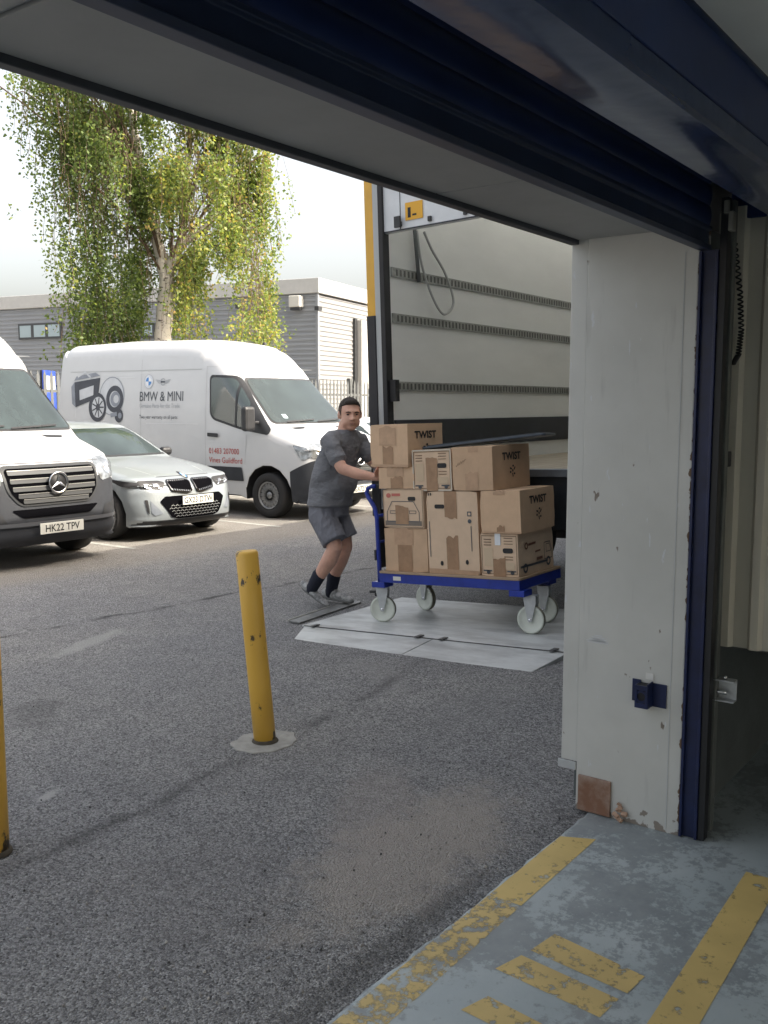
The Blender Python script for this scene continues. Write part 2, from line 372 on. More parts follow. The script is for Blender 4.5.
# ------------------------------------------------------------------ the unit (building the camera stands in)
WALLP = bpy.data.materials.new('jamb_paint'); WALLP.use_nodes = True
def jamb_mat(m):
    n = m.node_tree.nodes; l = m.node_tree.links; b = n['Principled BSDF']; b.inputs['Roughness'].default_value = .45
    g = n.new('ShaderNodeNewGeometry')
    def rn(s, det, ro, a, c_, c0, c1, sc3=(1, 1, 1)):
        mp = n.new('ShaderNodeMapping'); mp.inputs['Scale'].default_value = sc3; l.new(g.outputs['Position'], mp.inputs[0])
        k = n.new('ShaderNodeTexNoise'); k.inputs['Scale'].default_value = s; k.inputs['Detail'].default_value = det; k.inputs['Roughness'].default_value = ro
        l.new(mp.outputs[0], k.inputs[0]); r = n.new('ShaderNodeValToRGB'); r.color_ramp.elements[0].position = a; r.color_ramp.elements[1].position = c_
        r.color_ramp.elements[0].color = (*c0, 1); r.color_ramp.elements[1].color = (*c1, 1); l.new(k.outputs[0], r.inputs[0]); return r.outputs[0]
    base = rn(2.2, 7, .6, .3, .7, (.51, .515, .49), (.60, .605, .58))
    for (s, a, c_, cc, sc3) in ((16, .70, .72, (.20, .17, .14), (1, 1, .45)), (26, .70, .71, (.60, .62, .64), (1, 1.6, .35)), (6, .62, .92, (.36, .36, .35), (1, 3, .35))):
        f = rn(s, 4, .55, a, c_, (0, 0, 0), (1, 1, 1), sc3)
        mx = n.new('ShaderNodeMix'); mx.data_type = 'RGBA'; l.new(f, mx.inputs[0]); l.new(base, mx.inputs[6]); mx.inputs[7].default_value = (*cc, 1); base = mx.outputs[2]
    # chipped brown edge beside the guide rail, dirt at the foot
    sp = n.new('ShaderNodeSeparateXYZ'); l.new(g.outputs['Position'], sp.inputs[0])
    for ax, lo, hi, cc, thr in ((1, 1.205, 1.188, (.15, .09, .05), .65), (2, .12, 0, (.24, .21, .18), .68)):
        mr = n.new('ShaderNodeMapRange'); mr.inputs[1].default_value = lo; mr.inputs[2].default_value = hi; l.new(sp.outputs[ax], mr.inputs[0])
        k = n.new('ShaderNodeTexNoise'); k.inputs['Scale'].default_value = 22; k.inputs['Detail'].default_value = 6; l.new(g.outputs['Position'], k.inputs[0])
        ad = n.new('ShaderNodeMath'); ad.operation = 'MULTIPLY_ADD'; ad.inputs[1].default_value = .32; l.new(mr.outputs[0], ad.inputs[0]); l.new(k.outputs[0], ad.inputs[2])
        r = n.new('ShaderNodeValToRGB'); r.color_ramp.elements[0].position = thr + .10; r.color_ramp.elements[1].position = thr + .13; l.new(ad.outputs[0], r.inputs[0])
        mx = n.new('ShaderNodeMix'); mx.data_type = 'RGBA'; l.new(r.outputs[0], mx.inputs[0]); l.new(base, mx.inputs[6]); mx.inputs[7].default_value = (*cc, 1); base = mx.outputs[2]
    l.new(base, b.inputs['Base Color'])
    k = n.new('ShaderNodeTexNoise'); k.inputs['Scale'].default_value = 3; l.new(g.outputs['Position'], k.inputs[0])
    bp = n.new('ShaderNodeBump'); bp.inputs['Strength'].default_value = .25; bp.inputs['Distance'].default_value = .02; l.new(k.outputs[0], bp.inputs['Height']); l.new(bp.outputs[0], b.inputs['Normal'])
jamb_mat(WALLP)
SOFF = mat('soffit_grey', (.33, .335, .33), .55, var=.12, vscale=2.5, bump=.1, bscale=4)
TRIMD = mat('dark_trim', (.035, .04, .05), .5, var=.2)
PALEB = mat('pale_block', (.55, .56, .54), .8, var=.05)
BLOCK = mat('painted_block', (.10, .115, .115), .75, var=.2, vscale=3, bump=.3, bscale=25)
EXTW = mat('outer_cladding', (.45, .46, .46), .5, var=.06)
CREAM = mat('cream_cladding', (.68, .64, .54), .45, var=.12, vscale=2, stretch=(1, 1, .25))
CEIL = mat('ceiling_panel', (.62, .63, .61), .6, var=.1, vscale=1.3, bump=.1, bscale=4)
BH = 6.5
pw = MB()
pw.box((3.59, 1.19, 0), (3.72, 1.632, 2.36)); pw.box((3.595, 1.6321, .205), (3.72, 1.705, 2.36))
pw.build('wall', WALLP, kind='structure', bevel=.004)
MB().box((3.7201, 1.191, 0), (20, 1.70, 2.36)).build('facade_wall', BLOCK, kind='structure')
hd = MB(); hd.box((-5.1, 1.28, 2.362), (20, 1.70, BH)); hd.box((-5.2, -9, 2.85), (-5.1, 1.70, BH)); hd.box((-5.1, -9, BH - .2), (20, 1.279, BH - .002)); hd.build('lintel_wall', EXTW, kind='structure')
# soffit panels with open joints
sf = MB(); x = 3.9
for x0 in (2.55+.0, .98, -.6, -2.2, -3.8):
    sf.box((x0 + .004, 1.20, 2.352), (min(x0 + 1.566, 3.588), 1.672, 2.362))
sf.build('soffit', SOFF, kind='structure', bevel=.002)
tr = MB(); tr.box((-5, 1.6725, 2.335), (3.594, 1.708, 2.40)); tr.build('soffit_trim', TRIMD, kind='structure', bevel=.003)
cl = MB(); cl.box((-5, -9, 2.468), (5.05, .655, 2.50)); cl.box((-5, .6551, 2.76), (5.05, 1.279, 2.80)); cl.build('ceiling', CEIL, kind='structure')
cj = MB()
for y in (.33, -.75, -1.9, -3.2): cj.box((-5, y, 2.462), (5.0, y + .012, 2.4685))
for x in (-3, -1, 1.2, 2.42): cj.box((x, -9, 2.4635), (x + .012, .65, 2.4692))
cj.build('ceiling_joint', mat('joint_grey', (.16, .16, .16), .8), kind='structure')
bw = MB(); bw.box((-5.1, -9.1, -.05), (-5, -6, 2.76)); bw.box((-5.1, 1.0, -.05), (-5, 1.7, 2.76)); bw.box((-5.1, -6.0, 2.40), (-5, 1.0, 2.76)); bw.box((-5, -9.1, -.05), (-4, -9, 2.76)); bw.box((4, -9.1, -.05), (5.05, -9, 2.76)); bw.box((-4, -9.1, 2.45), (4, -9, 2.76)); bw.build('back_wall', PALEB, kind='structure')  # unseen walls; side and rear openings added to let light into the room
dw = MB(); dw.box((5.02, -9, 0), (5.3, 1.189, 2.76)); dw.build('side_wall', BLOCK, kind='structure')
# ribbed cladding on the side wall
ck = MB(); prof = []; y = 1.188
while y > -3:
    for dy, dx in ((0, 0), (.030, 0), (.045, .022), (.075, .022), (.09, 0)):
        prof.append((y - dy, 3.90 - dx))
    y -= .115
for (a, b_) in zip(prof[:-1], prof[1:]): ck.quad([(a[1], a[0], .72), (b_[1], b_[0], .72), (b_[1], b_[0], 2.467), (a[1], a[0], 2.467)])
bmesh.ops.remove_doubles(ck.b, verts=ck.b.verts[:], dist=.0005)
ck.build('ribbed_wall_cladding', CREAM, kind='structure')
MB().box((3.902, -3.0, .715), (3.96, 1.188, 2.4675)).build('cladding_frame', mat('cladding_back', (.12, .12, .11), .7), kind='structure')
# roller shutter: guide rail, casing, curtain, bottom bar
NAVY = mat('shutter_navy', (.018, .034, .095), .17, spec=.6, coat=0., var=.2, vscale=2, bump=.12, bscale=1.6, bdist=.10)
NAVY.node_tree.nodes['Principled BSDF'].inputs['Specular Tint'].default_value = (.45, .68, 1, 1)
NAVYD = mat('shutter_navy_matt', (.020, .038, .12), .4, spec=.25, var=.2, vscale=3, bump=.1, bscale=5)
NAVYR = mat('rail_blue', (.007, .015, .065), .4, var=.4, vscale=7, bump=.2, bscale=14)
sh = thing('roller_shutter', 'navy blue roller shutter rolled up in its glossy casing above the doorway', 'roller shutter', (0, 1.19, 0))
def rel(o): return Matrix.Translation(-Vector(o.location))
def box_in(root, name, a, b, m, bevel=.002, **k):
    L = Vector(root.location); A = Vector(a) - L; B_ = Vector(b) - L
    return MB().box(A, B_).build(name, m, root, bevel=bevel, **k)
def pr_in(root, name, poly, x0, x1, m, bevel=.0, smooth=False):
    L = Vector(root.location)
    o = MB().prism([(p[0] - L.y, p[1] - L.z) for p in poly], 'x', x0, x1).build(name, m, root, bevel=bevel)
    if smooth:
        for f in o.data.polygons: f.use_smooth = True
        md = o.modifiers.new('split', 'EDGE_SPLIT'); md.split_angle = R(35)
    return o
XL, XR = -4.9, 3.60
pr_in(sh, 'bottom_bar', [(1.195, 2.268), (1.155, 2.268), (1.150, 2.285), (1.163, 2.29), (1.163, 2.335), (1.152, 2.34), (1.152, 2.352), (1.195, 2.352)], XL, XR + .01, mat('bar_dark', (.02, .032, .07), .4, var=.2), .002)
cp = [(1.19, 2.353)]
for k in range(5):
    z = 2.353 + k*.075
    cp += [(1.166, z + .001), (1.162, z + .006), (1.158, z + .022), (1.157, z + .038), (1.158, z + .054), (1.162, z + .070), (1.166, z + .074)]
cp += [(1.19, 2.729)]
pr_in(sh, 'curtain', cp, XL, XR + .01, NAVYD, smooth=True)
cas = [(.835, 2.34), (.837, 2.292), (.832, 2.284)]
for k in range(13):
    t = k / 12; cas.append((.828 - t*.146, 2.281 - .004*math.sin(t*math.pi) + .001*math.sin(t*9)))
cas += [(.678, 2.285), (.675, 2.293), (.675, 2.75), (.68, 2.755), (.70, 2.755), (.70, 2.31), (.82, 2.31), (.82, 2.34)]
pr_in(sh, 'casing', cas, XL, 4.98, NAVY, smooth=True)
box_in(sh, 'casing_cover', (XL, .6705, 2.335), (4.98, .6746, 2.467), NAVYD, .001)
box_in(sh, 'casing_end_plate', (3.885, .82, 2.42), (4.98, 1.17, 2.75), NAVYD, .004)
gr = MB(); L = Vector(sh.location)
for a, b_ in (((3.600, 1.119, .005), (3.64, 1.188, 2.268)), ((3.583, 1.178, .005), (3.6, 1.1885, 2.262)), ((3.588, 1.119, .005), (3.5995, 1.13, 2.262))): gr.box(Vector(a)-L, Vector(b_)-L)
gr.build('guide_rail', NAVYR, sh, bevel=.002)
gb = MB(); gb.box(Vector((3.596, 1.092, .005))-L, Vector((3.64, 1.118, 2.45))-L); gb.build('rail_edge', mat('rail_black', (.012, .013, .016), .5), sh, bevel=.002)
ga = MB(); ga.box(Vector((3.66, 1.088, .02))-L, Vector((3.70, 1.104, 2.45))-L); ga.build('side_angle', mat('angle_galv', (.16, .17, .16), .5, metal=.5, var=.2), sh, bevel=.002)
lk = MB(); lk.box(Vector((3.60, 1.075, 2.33))-L, Vector((3.64, 1.125, 2.40))-L); lk.box(Vector((3.595, 1.09, 2.39))-L, Vector((3.61, 1.11, 2.44))-L); lk.build('limit_switch', mat('switch_beige', (.30, .29, .25), .5), sh, bevel=.004)

# steel lock bracket inside by the rail
lb = thing('door_latch_bracket', 'open steel latch bracket bolted beside the dark shutter rail, low down', 'bracket', (3.70, 1.12, .60))
bk = MB(); bk.box((-.04, -.10, .035), (.0, .02, .041)); bk.box((-.04, -.10, -.045), (.0, .02, -.039)); bk.box((.0005, -.10, -.045), (.006, .02, .041)); bk.box((-.04, .0205, -.045), (.004, .026, .041)); bk.build('bracket_body', GALV, lb, bevel=.001)
bo = MB()
for yy in (-.06, -.02): MB().lathe([(.0, .055), (.009, .055), (.009, .042), (0.0, .042)], (-.02, yy, 0), 'z', 8).build('bolt_head', CHROME, lb)
bo.tube([(-.025, -.07, -.01), (-.025, .0, -.01)], .008); bo.build('bolt', CHROME, lb)

# blue keep bracket on the jamb
kb = thing('blue_lock_bracket', 'blue steel shutter lock bracket with round hole screwed to the white jamb', 'bracket', (3.589, 1.33, .56))
w_ = MB(); w_.box((-.006, -.075, -.05), (-.001, -.02, .045)); w_.box((-.006, .03, -.04), (-.001, .065, .05)); w_.box((-.055, -.0199, -.05), (-.001, -.014, .05))
w_.build('mounting_plate', NAVYR, kb, bevel=.001)
fc = MB(); hx = ringpolys((0.008, -.004), .017, .026, 16); 
for q in hx: fc.quad([(-.056, p[0], p[1]) for p in q])
for a, b_ in (((-.058, -.018, -.05), (-.052, .034, -.030)), ((-.058, -.018, .022), (-.052, .034, .042)), ((-.058, -.018, -.0299), (-.052, -.0085, .0219)), ((-.058, .0245, -.0299), (-.052, .034, .0219)), ((-.0519, .028, -.05), (-.001, .034, .042))): fc.box(a, b_)
fc.build('bracket_face', NAVYR, kb, bevel=.001)
MB().box((-.05, -.013, -.048), (-.002, .027, .04)).build('bracket_hollow', INK, kb)
stk = MB().box((-.0025, -.02, .056), (-.0008, .012, .082)); stk.build('sticker', mat('paper_white', (.7, .7, .68), .6), kb)
rp = MB().box((3.578, 1.474, .006), (3.5895, 1.618, .158)); rp.build('rusty_plate', mat('rust', (.23, .12, .075), .85, col2=(.36, .27, .22), thr=(.4, .65), vscale=9, bump=.4, bscale=40), bevel=.003, label='square rusty steel plate at the foot of the white door jamb', cat='steel plate')
ty = MB(); rr = random.Random(5)
for k in range(6):
    c = Vector((3.575, 1.43 + rr.uniform(-.02, .02), .015 + .012*k)); s = .018 * (1 - k*.12)
    ty.box(c - Vector((s*.5, s, .008)), c + Vector((s*.5, s*.7, .008)), M=Matrix.Translation(c) @ Euler((rr.uniform(-1, 1), rr.uniform(-1, 1), 0)).to_matrix().to_4x4() @ Matrix.Translation(-c))
ty.build('wall_chip', mat('broken_plaster', (.42, .28, .20), .9, var=.3, vscale=30), label='broken orange filler at the foot of the jamb beside the rusty plate', cat='debris')
MB().box((3.585, 1.634, .17), (3.594, 1.715, .204)).build('loose_trim_strip', mat('trim_white', (.45, .47, .48), .5, var=.1), label='short loose white trim strip at the outer foot of the jamb', cat='trim', bevel=.002)
MB().box((3.5885, 1.240, .02), (3.5895, 1.243, 2.268)).build('jamb_joint', mat('joint_pale', (.52, .54, .55), .5), kind='structure')
sc_ = MB()
for k in range(7): sc_.box((3.5888, 1.50 + .005*k, .735 + .004*k - .01*(k%2)), (3.5896, 1.60 - .006*k, .739 + .004*k - .01*(k%2)))
sc_.build('white_scuff', mat('scuff_white', (.62, .64, .66), .6), kind='structure')
# spring cable at the side
co = thing('spiral_cable', 'black coiled cable hanging in a loop beside the shutter rail', 'cable', (3.75, 1.135, 2.42))
pts = []; nT = 56
path = [(0, .01, .03), (0, -.025, -.12), (0, -.052, -.30), (0, -.062, -.44), (0, -.055, -.53), (0, -.035, -.565), (0, -.015, -.55), (0, .0, -.51)]
path = [Vector(p) for p in path]
def along(path, t):
    s = t * (len(path) - 1); i = min(int(s), len(path) - 2); return path[i].lerp(path[i+1], s - i)
for k in range(nT * 8):
    t = k / (nT * 8 - 1); p = along(path, t); a = k * 2 * math.pi / 8
    pts.append(p + Vector((math.cos(a), math.sin(a), 0)) * .009)
MB().tube(pts, .0035, 5).build('coil', INK, co)
MB().box((-.012, -.012, -.535), (.014, .010, -.49)).build('cable_clip', BLKP, co, bevel=.002)
sb = thing('wall_switch_box', 'small black box on the lining beside the shutter rail at mid height', 'switch box', (3.78, 1.135, 1.49))
MB().box((-.02, -.03, -.03), (.02, .0, .03)).build('housing', BLKP, sb, bevel=.003); MB().box((-.02, .0002, -.04), (.02, .03, -.034)).build('arm', DARKM, sb)

# ------------------------------------------------------------------ bollards
YEL = mat('bollard_yellow', (.72, .43, .07), .42, col2=(.06, .045, .03), thr=(.57, .595), vscale=7.5, bump=.15, bscale=9, stretch=(1, 1, .55))
def bollard(x, y, lean, label, h=1.0):
    b = thing('bollard', label, 'bollard', (x, y, 0), group='yellow bollards outside the doorway')
    d = Vector(lean); d = Vector((d.x, d.y, 1)).normalized()
    post = MB(); r = .056
    post.tube([d * s for s in (-.02, .3, .6, h - .012)] + [d * h], [r, r, r, r, r - .008], 28); post.build('post', YEL, b)
    MB().lathe([(r + .012, .004), (r + .010, .012), (r + .001, .02), (r - .01, .03)], (0, 0, 0), 'z', 24).build('base_collar', mat('dirty_base', (.06, .05, .035), .8, var=.4, vscale=20), b)
    if x < 2: return
    q = MB(); rnd = random.Random(int(x * 100)); ring = []
    for k in range(30):
        a = 2*math.pi*k/30; rr_ = (.17 + rnd.uniform(-.014, .014)) * (1 + .1*math.cos(2*a)); ring.append((rr_*math.cos(a), rr_*math.sin(a)))
    q.prism([(p[0]*.96, p[1]*.96) for p in ring], 'z', -.01, .006)
    q.build('concrete_footing', mat('footing_concrete', (.33, .325, .30), .9, var=.25, vscale=14, bump=.5, bscale=50, col2=None), b, bevel=.004)
bollard(3.40, 3.246, (-.022, .09), 'dented yellow steel bollard leaning left in a round concrete footing', .98)
bollard(1.905, 3.245, (.0, .0), 'upright yellow bollard cut by the left edge of the photo, nearest the doorway', .98)

# ------------------------------------------------------------------ vehicle bodies
def body_mesh(pts, rs, Rin, wfun, crown, region, ny=5, nf=6, xl=(), zl=(), cuts=(), dirf=None):
    """side outline pts (x,z), fillet rs, edge radius Rin per point; returns mesh with shoulders rounded over to flat sides"""
    O = []; RI = []; CR = []; N = len(pts)
    for i, p in enumerate(pts):
        p = Vector(p); r = rs[i]; a = Vector(pts[i-1]) - p; b = Vector(pts[(i+1) % N]) - p
        if r <= 0: O.append(p); RI.append(Rin[i]); CR.append(crown[i]); continue
        k = min(r, a.length * .48, b.length * .48); A = p + a.normalized()*k; B = p + b.normalized()*k
        for j in range(5): t = j/4; O.append(A*(1-t)**2 + p*2*t*(1-t) + B*t*t); RI.append(Rin[i]); CR.append(crown[i])
    # subdivide long edges
    O2, R2, C2 = [], [], []; N = len(O)
    for i in range(N):
        j = (i+1) % N; n = max(1, int((O[j]-O[i]).length / .16))
        for k in range(n): t = k/n; O2.append(O[i].lerp(O[j], t)); R2.append(RI[i]*(1-t) + RI[j]*t); C2.append(CR[i]*(1-t) + CR[j]*t)
    O, RI, CR = O2, R2, C2; N = len(O)
    area = sum(O[i].x*O[(i+1) % N].y - O[(i+1) % N].x*O[i].y for i in range(N)); sg = 1 if area > 0 else -1
    nor = []
    for i in range(N):
        d = (O[(i+1) % N] - O[i-1]).normalized(); nor.append(Vector((-d.y, d.x)) * sg)     # inward
    for _ in range(3): nor = [(nor[i-1] + nor[i]*2 + nor[(i+1) % N]).normalized() for i in range(N)]
    if dirf: nor = [dirf(O[i], nor[i]) for i in range(N)]
    b = bmesh.new(); cols = []
    ts = [('c', k/ny) for k in range(ny)] + [('a', k/nf) for k in range(nf+1)]
    def col(sign):
        out = []
        for kind, q in ts:
            c = []
            for i in range(N):
                w = wfun(O[i].x, O[i].y); r = RI[i]
                if kind == 'c': y = (w - r) * q; ins = CR[i] * (y/w)**2
                else:
                    th = q * math.pi/2; y = w - r + r*math.sin(th); ins = CR[i]*(y/w)**2 + r*(1 - math.cos(th))
                p = O[i] + nor[i]*ins; w2 = wfun(p.x, p.y); y = (w2 - r)*q if kind == 'c' else w2 - r + r*math.sin(q * math.pi/2)
                c.append((p.x, sign*y, p.y))
            out.append(c)
        return out
    Rt = col(-1); Lf = col(1)
    allc = Rt[::-1] + Lf[1:]
    V = [[b.verts.new(p) for p in c] for c in allc]
    for a in range(len(V)-1):
        for i in range(N):
            f = b.faces.new((V[a][i], V[a][(i+1) % N], V[a+1][(i+1) % N], V[a+1][i])); f.smooth = True
    for sign, c in ((-1, allc[0]), (1, allc[-1])):
        t = bmesh.new(); t.faces.new([t.verts.new((p[0], 0, p[2])) for p in c])
        for ax, vals in ((0, [-.175 + k*.175 for k in range(0, 40)] + list(xl)), (2, [.27 + .13*k for k in range(20)] + list(zl))):
            for v in vals:
                co = [0, 0, 0]; co[ax] = v; no = [0, 0, 0]; no[ax] = 1
                bmesh.ops.bisect_plane(t, geom=t.verts[:]+t.edges[:]+t.faces[:], plane_co=co, plane_no=no, dist=1e-5)
        bmesh.ops.triangulate(t, faces=[f for f in t.faces if len(f.verts) > 4])
        mp = {v: b.verts.new((v.co.x, sign*wfun(v.co.x, v.co.z), v.co.z)) for v in t.verts}
        for f in t.faces:
            vs = [mp[v] for v in f.verts]
            if sign > 0: vs = vs[::-1]
            b.faces.new(vs).smooth = True
        t.free()
    bmesh.ops.remove_doubles(b, verts=b.verts[:], dist=.0015)
    for (cp_, cn_) in cuts: bmesh.ops.bisect_plane(b, geom=b.verts[:]+b.edges[:]+b.faces[:], plane_co=(cp_[0], 0, cp_[1]), plane_no=(cn_[0], 0, cn_[1]), dist=1e-5)
    bmesh.ops.recalc_face_normals(b, faces=b.faces[:])
    for f in b.faces:
        f.smooth = True; c = f.calc_center_median(); f.material_index = region(c, f.normal)
    me = bpy.data.meshes.new('body'); b.to_mesh(me); b.free(); return me

def arch(cx, cz, r, z0, n=9):
    """wheel arch points from front to rear at the sill height z0"""
    a0 = math.asin((z0 - cz)/r); return [(cx + r*math.cos(a0 + (math.pi - 2*a0)*k/n), cz + r*math.sin(a0 + (math.pi - 2*a0)*k/n)) for k in range(n+1)]

def wheel(root, x, y, r, wd, rimr, spokes, style, sgn, name='wheel'):
    """tyre with a rim as its sub-part; sgn -1 faces -y"""
    t = MB(); s = sgn
    t.lathe([(rimr, -wd*.5*s), (rimr+.01, wd*.42*s), (rimr + .03, wd*.5*s), (r-.03, wd*.5*s), (r-.008, wd*.42*s), (r, wd*.2*s), (r, -wd*.3*s), (r-.02, -wd*.5*s), (rimr, -wd*.5*s)], (0, 0, 0), 'y', 36)
    o = t.build(name, TYRE, root, loc=(x, y, r))
    q = MB(); q.lathe([(rimr+.002, wd*.44*s), (rimr-.015, wd*.43*s), (rimr-.03, wd*.25*s), (rimr-.03, wd*.1*s), (.05, wd*.1*s)], (0, 0, 0), 'y', 36, 1)
    q.lathe([(.0, wd*.40*s), (.05, wd*.40*s), (.06, wd*.3*s), (.06, wd*.1*s)], (0, 0, 0), 'y', 16, 0)
    q.lathe([(rimr+.004, wd*.46*s), (rimr-.012, wd*.465*s), (rimr-.02, wd*.40*s)], (0, 0, 0), 'y', 36, 0)
    for k in range(spokes):
        a = 2*math.pi*k/spokes
        M = Matrix.Rotation(a, 4, 'Y')
        if style == 'v':
            for da in (-.17, .17):
                M2 = Matrix.Rotation(a + da, 4, 'Y'); q.box((.04, min(.30*wd*s, .40*wd*s), -.012), (rimr - .012, max(.30*wd*s, .40*wd*s), .012), 0, M2)
        else:
            q.box((.05, min(.2*wd*s, .36*wd*s), -.026), (rimr - .012, max(.2*wd*s, .36*wd*s), .026), 0, M)
    q.build('rim', [ALLOY if style == 'v' else mat('steel_rim', (.22, .225, .23), .4, metal=.5), DARKM], o)
    return o

def num_plate(root, x, z, s, y=0, wd=.52, tilt=0):
    p = MB().box((-.006, -wd/2, -.056), (.006, wd/2, .056)).build('number_plate', PLATEW, root, bevel=.003, loc=(x, y, z), rot=(0, tilt, 0))
    M = Matrix(((0, 0, 1, .0075), (1, 0, 0, 0), (0, 1, 0, -.036), (0, 0, 0, 1)))
    text_on('plate_characters', s, .105, M, INK, p, 'CENTER', .012, .90)
    return p

# ---- large panel van
VL = 5.93
van_pts = [(-.32, .36), (-.35, .6), (-.33, 1.6), (-.24, 2.60), (-.02, 2.77), (1.6, 2.80), (3.30, 2.77), (3.92, 2.60), (4.32, 2.13), (5.08, 1.41), (5.12, 1.375), (5.50, 1.26), (5.78, 1.09), (5.86, .99), (5.90, .84), (5.92, .64), (5.94, .50), (5.91, .33), (5.80, .25), (5.45, .25)] \
    + arch(4.93, .345, .455, .27) + [(4.35, .30), (1.85, .30)] + arch(1.265, .345, .455, .27) + [(.60, .34)]
nA = len(arch(4.93, .345, .455, .27))
van_rs = [.05, 0, 0, .15, .25, 0, .5, .4, .25, .03, .02, .2, .12, .05, .0, .0, .05, .08, .03, 0] + [0]*nA + [0, 0] + [0]*nA + [0]
van_R = [.06, .08, .09, .13, .2, .22, .24, .28, .22, .18, .18, .20, .26, .30, .32, .34, .34, .30, .2, .02] + [.012]*nA + [.03, .03] + [.012]*nA + [.03]
van_C = [.02, .02, .02, .02, .03, .04, .05, .07, .07, .07, .06, .05, .07, .09, .09, .09, .09, .08, .05, 0] + [0]*nA + [0, 0] + [0]*nA + [0]
def van_w(x, z):
    w = .995
    if z > 1.15: w -= .12 * ((z-1.15)/1.6)**1.4
    if z < .6: w -= .03 * ((.6-z)/.3)
    if x > 4.6: w -= .075 * ((x-4.6)/1.3)**2
    if x > 4.0 and z > 1.5: w -= .09*((x-4.0)/1.)**1.5*min(1, (z-1.5)/.8)
    if x < 0: w -= .03*(-x/.35)**2
    return w
def van_region(c, n):
    if c.x > 5.37 and c.z < .72 + (c.x - 5.37)*.47: return 1
    if n.z < -.35 and c.z < .5 or (min(abs(Vector((c.x - wx, c.z - .345)).length) for wx in (4.93, 1.265)) < .458 and abs(c.y) < .972) or (abs(c.y) < .85 and c.z < .9 and c.x < 5.37 and c.x > -.2): return 2
    return 0
van_me = body_mesh(van_pts, van_rs, van_R, van_w, van_C, van_region, xl=(5.37, 5.6, 4.7, -.2), zl=(.97, .80), cuts=(((5.37, .72), (-.425, .905)), ((5.37, .5), (1, 0))), dirf=lambda p, n: n.lerp(Vector((-1, -.05 if p.y > .5 else 0)), max(0, min(1, (p.x - 5.30)/.45))).normalized() if p.x > 5.5 or p.y > .8 else n)
van_bvh = bvh_of(van_me)
SEAM = mat('panel_gap', (.42, .43, .44), .6); SEAMD = mat('panel_gap_dark', (.05, .05, .055), .6)
REDT = mat('red_lettering', (.42, .06, .05), .5); GREYT = mat('grey_lettering', (.36, .38, .41), .5); BLUT = mat('sky_blue', (.05, .22, .55), .4)
DKT = mat('dark_lettering', (.075, .085, .10), .5)

